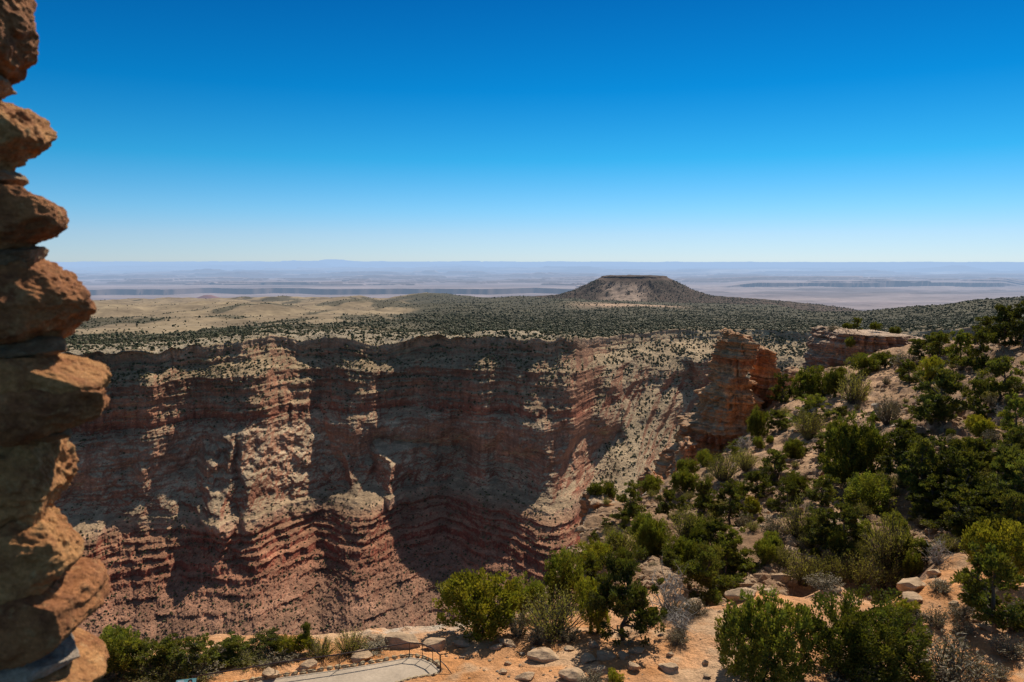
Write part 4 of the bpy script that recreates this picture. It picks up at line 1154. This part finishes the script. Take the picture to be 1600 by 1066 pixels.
rocks = [(847,1036,58,22,'wide flat pale slab, largest rock on the sand'),(916,1037,29,18,'blocky pale rock next to the wide flat slab'),(990,1050,26,20,'white boulder standing alone on the sand'),
 (1048,1054,38,18,'long white boulder on the sand, nearest to the rounded juniper'),(928,1014,20,20,'grey boulder at the foot of the tallest pinyon'),(895,1066,52,22,'sand coloured rock slab half buried below the blocky rock'),
 (938,1056,32,14,'half buried sandy rock between slab and white boulder'),(823,1064,34,18,'cluster forming rock at the lower edge of the sand'),(787,1053,17,12,'small orange rock alone on the sand near the overlook'),
 (792,1010,32,16,'pale rock at the rim under the pale bush'),(774,1017,22,12,'small rock beside the rim rock near the overlook'),(792,1040,12,9,'tiny rock above the small orange rock'),(888,1018,18,10,'small brown rock between slab and pinyon'),
 (950,1032,34,16,'pale rock in the shade of the tallest pinyon'),(976,1031,24,12,'rock next to the shaded pinyon rock'),(998,1022,28,10,'flat rock at the edge of the pinyon shade'),(1047,1027,16,12,'white rock by itself below the dead twigs'),
 (1103,1040,12,14,'narrow upright rock on open sand'),(1129,1033,15,12,'dark orange rock touching the rounded juniper'),(1105,1060,17,10,'small orange rock low on the open sand'),(1066,978,19,10,'white rock at the dead twigs'),
 (1145,933,42,24,'cracked white ledge at the corner of the bench'),(1086,955,42,12,'white ledge below the round crowned pinyon'),(720,1012,34,18,'pale rim rock between overlook and yellow green juniper'),
 (1165,938,54,26,'big white ledge rock at the bench edge'),(1203,931,33,18,'dark faced boulder on the bench edge next to the big white ledge'),(1260,926,27,17,'square boulder on the bench edge below the olive bushes'),(1290,929,14,10,'small boulder in the bench edge shrubs'),
 (1308,929,19,14,'tilted boulder at the bench edge shrubs'),(1294,935,15,8,'flat stone below the tilted boulder'),(1363,940,20,15,'pale boulder beside the bright green seedling'),(1428,926,62,16,'wide white layered ledge at the back of the bench'),
 (1463,902,36,15,'big flat slab perched behind the bench'),(1474,914,26,13,'white block under the perched slab'),(1514,908,22,16,'pale rock behind the olive brown tree'),(1596,896,18,18,'white rock at the edge of the photo behind the olive brown tree'),
 (1430,944,42,7,'thin white ledge crossing the sand'),(1493,948,20,9,'flat reddish stone beside the path'),(1528,973,16,11,'rock under the olive brown tree'),(1440,1052,22,15,'pale rock between widest juniper and tall grey shrub'),
 (1436,1028,19,12,'rock above the pale one by the tall grey shrub'),(1550,988,34,7,'long thin ledge below the olive brown tree')]
for t in rocks: rock(*t)
for (u, v, wd, h, lb) in [(342,1040,34,44,'tall pale rock knob standing among the junipers below the overlook'),(290,1020,44,14,'pale rock edge above the juniper clump'),
                          (590,1008,50,24,'pale outcrop behind the brown green shrub outside the railing'),(632,1014,64,28,'broad pale outcrop behind the railing corner'),(682,1018,50,20,'pale outcrop at the end of the railing'),(480,1048,40,14,'pinkish rock behind the middle of the railing'),(420,1062,40,12,'pinkish rock outside the lower part of the railing'),(560,1036,40,10,'pale rock shelf beside the brown green shrub')]:
    rock(u, v, wd, h, lb, None, False, None, .7)
for (u, v, wd, h, lb) in [(1346,624,18,11,'pale block on the crest beside the square sandstone block'),(1372,640,20,15,'jumbled rock under the sandy clearing'),(1405,669,20,9,'white slab among rocks below the sandy clearing'),(1440,678,40,20,'layered grey white ledge below the wide pinyon'),(1412,686,18,9,'grey slab beside the layered ledge')]:
    rock(u, v, wd, h, lb, None, True)
G_ST = 'small stones strewn on the sandy bench'
cnt = 0
while cnt < 170:
    u, v = random.uniform(590, 1600), random.uniform(925, 1066)
    if random.random() < .5: u = random.uniform(690, 1000); v = random.uniform(985, 1066)
    p = hit(u, v)
    if p[1] > 60 or abs(px(p)[1] - v) > 3: continue
    s = random.uniform(2, 7) if random.random() < .82 else random.uniform(7, 13)
    rock(u, v, s, s * random.uniform(.4, .7), 'small pale stone lying on the orange sand', G_ST, random.random() < .3, None, .8, 'stone')
    cnt += 1
# loose rubble on the slope
def rubble():
    pts, rad = [], []
    N = 16000
    U = rng.uniform(.05, .66, N); Y = np.exp(rng.uniform(math.log(66), math.log(220), N))
    x, y = U * Y, Y; z = ground_z(x, y)
    ye = np.interp(U, _eu[:, 0], _eu[:, 1])
    ok = (Y < ye - 1) & (fbm(x / 8, y / 8, 0, 3, 271) > -.05)
    x, y, z = x[ok], y[ok], z[ok]; n = len(x)
    r = rng.gamma(2.0, .11, n) + .08
    v, f = ico()
    blob = v[None] * rng.uniform(.6, 1.3, (n, 12, 1)) * r[:, None, None] * np.array([1.2, 1.0, .7]) + np.stack([x, y, z], -1)[:, None]
    col = mixc([.32, .19, .11], [.50, .35, .22], rng.uniform(0, 1, n))
    link('slope_rubble', make_mesh('slope_rubble', blob, (f[None] + (np.arange(n) * 12)[:, None, None]).reshape(-1, 3), np.repeat(col[:, None], 12, 1), smooth=False), M_fore, kind='stuff', label='loose broken rubble lying on the slope')
rubble()

# ------------------------------------------------------------------ overlook: paved terrace, kerb, railing, panel
M_pave = terrain_mat('grey_paving', (0.4, 5.0), .14, bump=[(14.0, .02)], attr=False, base=(.47, .375, .28))
M_curb = terrain_mat('kerb_stone', (1.5, 6.0), .25, bump=[(6.0, .05)], attr=False, base=(.50, .38, .23))
M_rail = plain_mat('dark_brown_paint', (.045, .022, .018), .42, .3)
poly = np.array(outer + inner); n = len(poly)
bot = poly.copy(); bot[:, 2] -= 1.2
me = bpy.data.meshes.new('pavement')
me.from_pydata([tuple(p) for p in np.concatenate([poly, bot])], [], [tuple(range(n))[::-1]] + [(i, (i + 1) % n, n + (i + 1) % n, n + i) for i in range(n)])
link('pavement', me, M_pave, kind='structure', label='grey paved terrace of the overlook')

def resample(pts, step):
    pts = np.asarray(pts); d = np.concatenate([[0], np.cumsum(np.linalg.norm(np.diff(pts, axis=0), axis=1))])
    t = np.arange(0, d[-1], step); return np.stack([np.interp(t, d, pts[:, i]) for i in range(3)], -1)
curb = link('stone_kerb', None, None, None, label='low kerb of buff stones edging the paved terrace', category='kerb')
def kerb_run(line, st, hh):
    q = resample(line, st)
    for a, b in zip(q[:-1], q[1:]):
        m = (a + b) / 2; d = b - a; ln = np.linalg.norm(d)
        o = link('kerb_stone', random.choice(ROCKS), None, curb)
        o.material_slots[0].link = 'OBJECT'; o.material_slots[0].material = M_curb
        o.location = [float(c) for c in (m + [0, 0, .02])]; o.rotation_euler = (0, 0, math.atan2(d[1], d[0]) + random.uniform(-.06, .06))
        o.scale = (ln * random.uniform(1.0, 1.18), .34 * random.uniform(.85, 1.15), hh * random.uniform(.85, 1.2))
off = np.array([-.04, .22, 0])
kerb_run([p + off for p in outer[:8]] + [outer[8] + [.15, .12, 0], outer[9] + [.2, 0, 0]], .52, .34)
kerb_run([p + [.05, -.1, 0] for p in inner[:5]], .42, .24)

rl = link('metal_railing', None, None, None, label='dark brown metal pipe railing around the overlook terrace', category='railing')
base = [np.array(p) + [0, .02, 0] for p in outer]
RH = .98
def curve_pts(ps, z): return np.array([[p[0], p[1], p[2] + z] for p in ps])
V, f = tube(curve_pts(base, RH), .042, .042, 10); link('top_rail', make_mesh('top_rail', V, f), M_rail, rl)
V, f = tube(curve_pts(base, .20), .024, .024, 8); link('lower_rail', make_mesh('lower_rail', V, f), M_rail, rl)
def post(p, r=.03):
    V, f = tube(np.array([[p[0], p[1], p[2] - .1], [p[0], p[1], p[2] + .5], [p[0], p[1], p[2] + RH]]), r, r, 8)
    link('post', make_mesh('post', V, f), M_rail, rl)
for q in (2, 4, 6): post(base[q])
for q in (7, 8): post(base[q], .024)
post(base[9], .05)
V, f = tube(np.array([[*(base[9][:2]), base[9][2] + .62], base[9] + [.35, -.25, .42], base[9] + [.75, -.55, .05]]), .03, .03, 8); link('brace', make_mesh('brace', V, f), M_rail, rl)

# information panel
pc = P(291, 1064, 44.2)
pan = link('information_panel', None, None, None, label='tilted turquoise information panel with a dark haired portrait by the railing', category='sign')
def boxm(name, cx, cy, cz, sx, sy, sz, rot=None):
    v = np.array([[x, y, z] for x in (-.5, .5) for y in (-.5, .5) for z in (-.5, .5)]) * [sx, sy, sz]
    if rot is not None: v = v @ np.array(rot).T
    v = v + [cx, cy, cz]
    return make_mesh(name, v, np.array([[0,1,3,2],[4,6,7,5],[0,4,5,1],[2,3,7,6],[0,2,6,4],[1,5,7,3]]), smooth=False)
tl = math.radians(40); yaw = math.radians(13)
Rt = np.array([[1,0,0],[0,math.cos(tl),-math.sin(tl)],[0,math.sin(tl),math.cos(tl)]]); Rz = np.array([[math.cos(yaw),-math.sin(yaw),0],[math.sin(yaw),math.cos(yaw),0],[0,0,1]])
RR = Rz @ Rt
def onp(a, b, c): return pc + RR @ np.array([a, b, c])
M_teal = plain_mat('panel_print', (.22, .52, .52), .35, 0, 3.0, .2); M_hair = plain_mat('print_black', (.02, .018, .018), .4); M_skin = plain_mat('print_skin', (.42, .24, .17), .4); M_frame = plain_mat('panel_frame', (.05, .04, .035), .5); M_white = plain_mat('print_pale', (.62, .70, .68), .4)
c = onp(0, -.32, -.02); link('frame', boxm('frame', *c, 1.16, .90, .03, RR), M_frame, pan)
c = onp(0, -.32, .0); bd = link('board', boxm('board', *c, 1.10, .84, .012, RR), M_teal, pan)
c = onp(-.3, -.1, .008); link('print', boxm('print', *c, .34, .30, .006, RR), M_white, bd)
def disc(name, cc, rx, ry, m, z, par):
    ph = np.linspace(0, 2 * math.pi, 24, endpoint=False)
    v = np.array([onp(cc[0] + rx * math.cos(p), cc[1] + ry * math.sin(p), z) for p in ph])
    link(name, make_mesh(name, v, np.arange(24)[None], smooth=False), m, par)
disc('portrait_hair', (.22, -.06), .13, .13, M_hair, .010, bd); disc('portrait_face', (.22, -.14), .085, .12, M_skin, .013, bd)
for sx in (-.4, .4):
    c = onp(sx, -.32, -.03); link('leg', boxm('leg', c[0], c[1], (c[2] + ZT - .4) / 2, .06, .06, c[2] - ZT + .4), M_frame, pan)

# ------------------------------------------------------------------ tower stones at the window
def stone_mat(name, base, dark, light):
    T = NT(name); tc = T.n('ShaderNodeTexCoord'); pos = tc.outputs['Object']
    oi = T.n('ShaderNodeObjectInfo')
    mp = T.n('ShaderNodeVectorMath', operation='ADD'); T.l(pos, mp.inputs[0])
    cv = T.n('ShaderNodeCombineXYZ'); T.l(T.math('MULTIPLY', oi.outputs['Random'], 9.0), cv.inputs[0]); T.l(cv.outputs[0], mp.inputs[1])
    p = mp.outputs[0]
    c = T.mix('MIX', T.ramp(T.noise(p, 9, 6, .65), .42, .62), (*base, 1), (*dark, 1))
    c = T.mix('MIX', T.ramp(T.noise(p, 22, 6, .7), .55, .72), c, (*light, 1))
    k = T.ramp(T.noise(p, 90, 4, .7), .3, .7, .7, 1.3)
    cc = T.n('ShaderNodeCombineColor')
    for i in range(3): T.l(k, cc.inputs[i])
    c = T.mix('MULTIPLY', 1.0, c, cc.outputs[0])
    b = T.n('ShaderNodeBsdfPrincipled'); b.inputs['Roughness'].default_value = .85; b.inputs['Specular IOR Level'].default_value = .2
    T.l(c, b.inputs['Base Color'])
    b1 = T.n('ShaderNodeBump'); b1.inputs['Distance'].default_value = .02; T.l(T.noise(p, 28, 6, .7), b1.inputs['Height'])
    b2 = T.n('ShaderNodeBump'); b2.inputs['Distance'].default_value = .006; T.l(T.noise(p, 110, 5, .7), b2.inputs['Height']); T.l(b1.outputs[0], b2.inputs['Normal'])
    T.l(b2.outputs[0], b.inputs['Normal']); T.l(b.outputs[0], T.out.inputs[0])
    return T.m
M_st1 = stone_mat('rust_sandstone_shaded', (.47, .195, .075), (.25, .095, .04), (.54, .29, .125))  # darker tone for the stones in shade, shade put into the colour
M_st2 = stone_mat('golden_sandstone_sunlit', (.58, .28, .105), (.36, .145, .055), (.64, .38, .17))  # lighter tone for the sunlit stones, sunlight put into the colour
M_st3 = stone_mat('grey_stone', (.46, .36, .27), (.20, .17, .15), (.45, .41, .37))
M_mort = stone_mat('mortar', (.36, .22, .12), (.22, .13, .07), (.44, .29, .17))

def cube_sphere(n):
    g = np.linspace(-1, 1, n); Vs, Fs, o = [], [], 0
    for ax in range(3):
        for s in (-1, 1):
            a, b = np.meshgrid(g, g, indexing='ij'); q = [None] * 3
            q[ax] = np.full_like(a, s); q[(ax + 1) % 3] = a; q[(ax + 2) % 3] = b * s
            Vs.append(np.stack(q, -1).reshape(-1, 3)); Fs.append(grid_faces(n, n) + o); o += n * n
    V = np.concatenate(Vs); Fc = np.concatenate(Fs)
    key = np.round(V * 1e4).astype(int); _, first, inv = np.unique(key, axis=0, return_index=True, return_inverse=True)
    return V[first], inv.ravel()[Fc]
CSV, CSF = cube_sphere(84)
YW = 2.2
wall = link('tower_wall', None, None, None, label='rough rusty sandstone masonry of the tower beside the window', category='wall')
def tstone(poly, depth, seed, mat, pw=4.0, amp=.02, yoff=0.0, label=None, name='stone', tilt=0.0, cuts=(), grow=.20):
    """poly: (v, u_right) outline points from top to bottom; the left side runs on into the wall"""
    v0, v1 = poly[0][0], poly[-1][0]
    vm = (v0 + v1) / 2; um = max(q[1] for q in poly)
    A, B = P(-260, vm, YW), P(um, vm, YW); T0, T1 = P(um, v0, YW)[2], P(um, v1, YW)[2]
    cz, hz = (T0 + T1) / 2, (T0 - T1) / 2 * (1 + grow)
    r = np.random.default_rng(int(seed * 10))
    V = CSV / ((np.abs(CSV) ** pw).sum(1) ** (1 / pw))[:, None]
    Q = V * np.array([2.2, 1.0, 1.0])                     # the wall side is long: cut the free end only
    Q[:, 0] = (V[:, 0] - 1) * 2.2 + 1
    for k in range(10):
        d = r.normal(size=3); d[0] = abs(d[0]) * .8; d /= np.linalg.norm(d); t0 = r.uniform(.72, 1.0)
        q = Q @ d; Q = Q - np.where(q > t0, (q - t0) * .92, 0)[:, None] * d
    for (d, t0) in cuts:
        d = np.array(d, float); d /= np.linalg.norm(d)
        q = Q @ d; Q = Q - np.where(q > t0, (q - t0) * .95, 0)[:, None] * d
    V2 = Q.copy(); V2[:, 0] = (Q[:, 0] - 1) / 2.2 + 1
    zz = cz + V2[:, 2] * hz
    zk = [P(um, q[0], YW)[2] for q in poly][::-1]; xk = [P(q[1], vm, YW)[0] for q in poly][::-1]
    xr = np.interp(zz, zk, xk)
    t = (V2[:, 0] + 1) / 2
    full = B[0]
    x = A[0] + t * (full - A[0]); x = x + (xr - full) * np.clip(t, 0, 1) ** 3
    y = YW + yoff + depth * .5 + V2[:, 1] * depth * .5 - .10 * (1 - t)
    x = x * (1 + .95 * (y - YW) / YW)
    W = np.stack([x, y, zz + tilt * (x - full)], -1)
    nrm = V / np.linalg.norm(V, axis=1)[:, None]
    a, b, c = W[:, 0], W[:, 1], W[:, 2]
    d = amp * (1.0 * fbm(a * 6 + seed, b * 6, c * 7, 3, 281) + .5 * (ridged(a * 13 + seed, b * 13, c * 20, 3, 285) - .8) + .30 * fbm(a * 40 + seed, b * 40, c * 46, 3, 283))
    W = W + nrm * d[:, None]
    o = link(name, make_mesh(name, W, CSF), mat, wall)
    if label: o['label'] = label
LIT = ((.72, -.42, .55), .80)
tstone([(-90,52),(-30,50),(20,50),(60,52),(90,50),(106,30)], .42, 1.0, M_st1, tilt=.0)
tstone([(130,20),(145,52),(165,72),(190,80),(215,72),(240,66),(262,40),(270,20)], .40, 2.0, M_st2, 3.2, .022, cuts=[((.6, -.5, .62), .62)])
tstone([(284,30),(292,78),(310,92),(340,97),(365,92),(385,70),(397,20)], .36, 3.0, M_st1, 3.4, .016)
tstone([(410,100),(420,124),(445,132),(480,142),(500,145),(520,132),(535,112),(548,60)], .46, 4.0, M_st1, 3.6, .022, cuts=[((.6, -.4, .7), .85)])
tstone([(553,110),(565,140),(585,160),(605,165),(622,160),(640,120)], .40, 5.0, M_st2, 3.2, .018, cuts=[((.5, -.5, .7), .62)])
tstone([(600,150),(612,174),(640,177),(660,166),(675,140),(692,80)], .42, 6.0, M_st1, 3.2, .018, -.02)
tstone([(682,110),(700,122),(740,126),(780,120),(810,112),(835,100)], .40, 7.0, M_st2, 4.5, .024, .04, cuts=[((.85, -.35, .4), .55)])
tstone([(805,100),(820,122),(850,128),(880,124),(910,112),(940,80),(965,30)], .44, 8.0, M_st2, 3.0, .022, -.02, None, 'stone', .10, cuts=[((.8, -.4, .5), .85)])
tstone([(925,120),(940,160),(960,170),(995,168),(1015,150),(1030,110),(1046,60)], .46, 9.0, M_st1, 4.2, .016, -.03, None, 'stone', -.08, cuts=[((.3, -.25, .92), .72)])
tstone([(1034,132),(1044,140),(1056,138),(1064,120)], .40, 10.0, M_st3, 4.0, .01, -.02, 'flat grey stone')
tstone([(1052,120),(1062,150),(1090,168),(1130,170)], .46, 11.0, M_st2, 4.0, .014, -.04)
# second course seen further left, behind the rounded ends
tstone([(100,22),(116,20),(134,18)], .30, 12.0, M_mort, 5.0, .012, .04, None, 'mortar')
tstone([(258,34),(276,38),(292,30)], .30, 13.0, M_mort, 5.0, .012, .04, None, 'mortar')
tstone([(382,68),(398,74),(418,82)], .30, 14.0, M_mort, 5.0, .012, .04, None, 'mortar')
tstone([(535,98),(552,100),(568,104)], .30, 15.0, M_mort, 5.0, .012, .04, None, 'mortar')
tstone([(672,100),(690,108),(706,108)], .30, 16.0, M_mort, 5.0, .012, .05, None, 'mortar')
tstone([(900,80),(926,102),(946,116)], .30, 17.0, M_mort, 5.0, .012, .04, None, 'mortar')
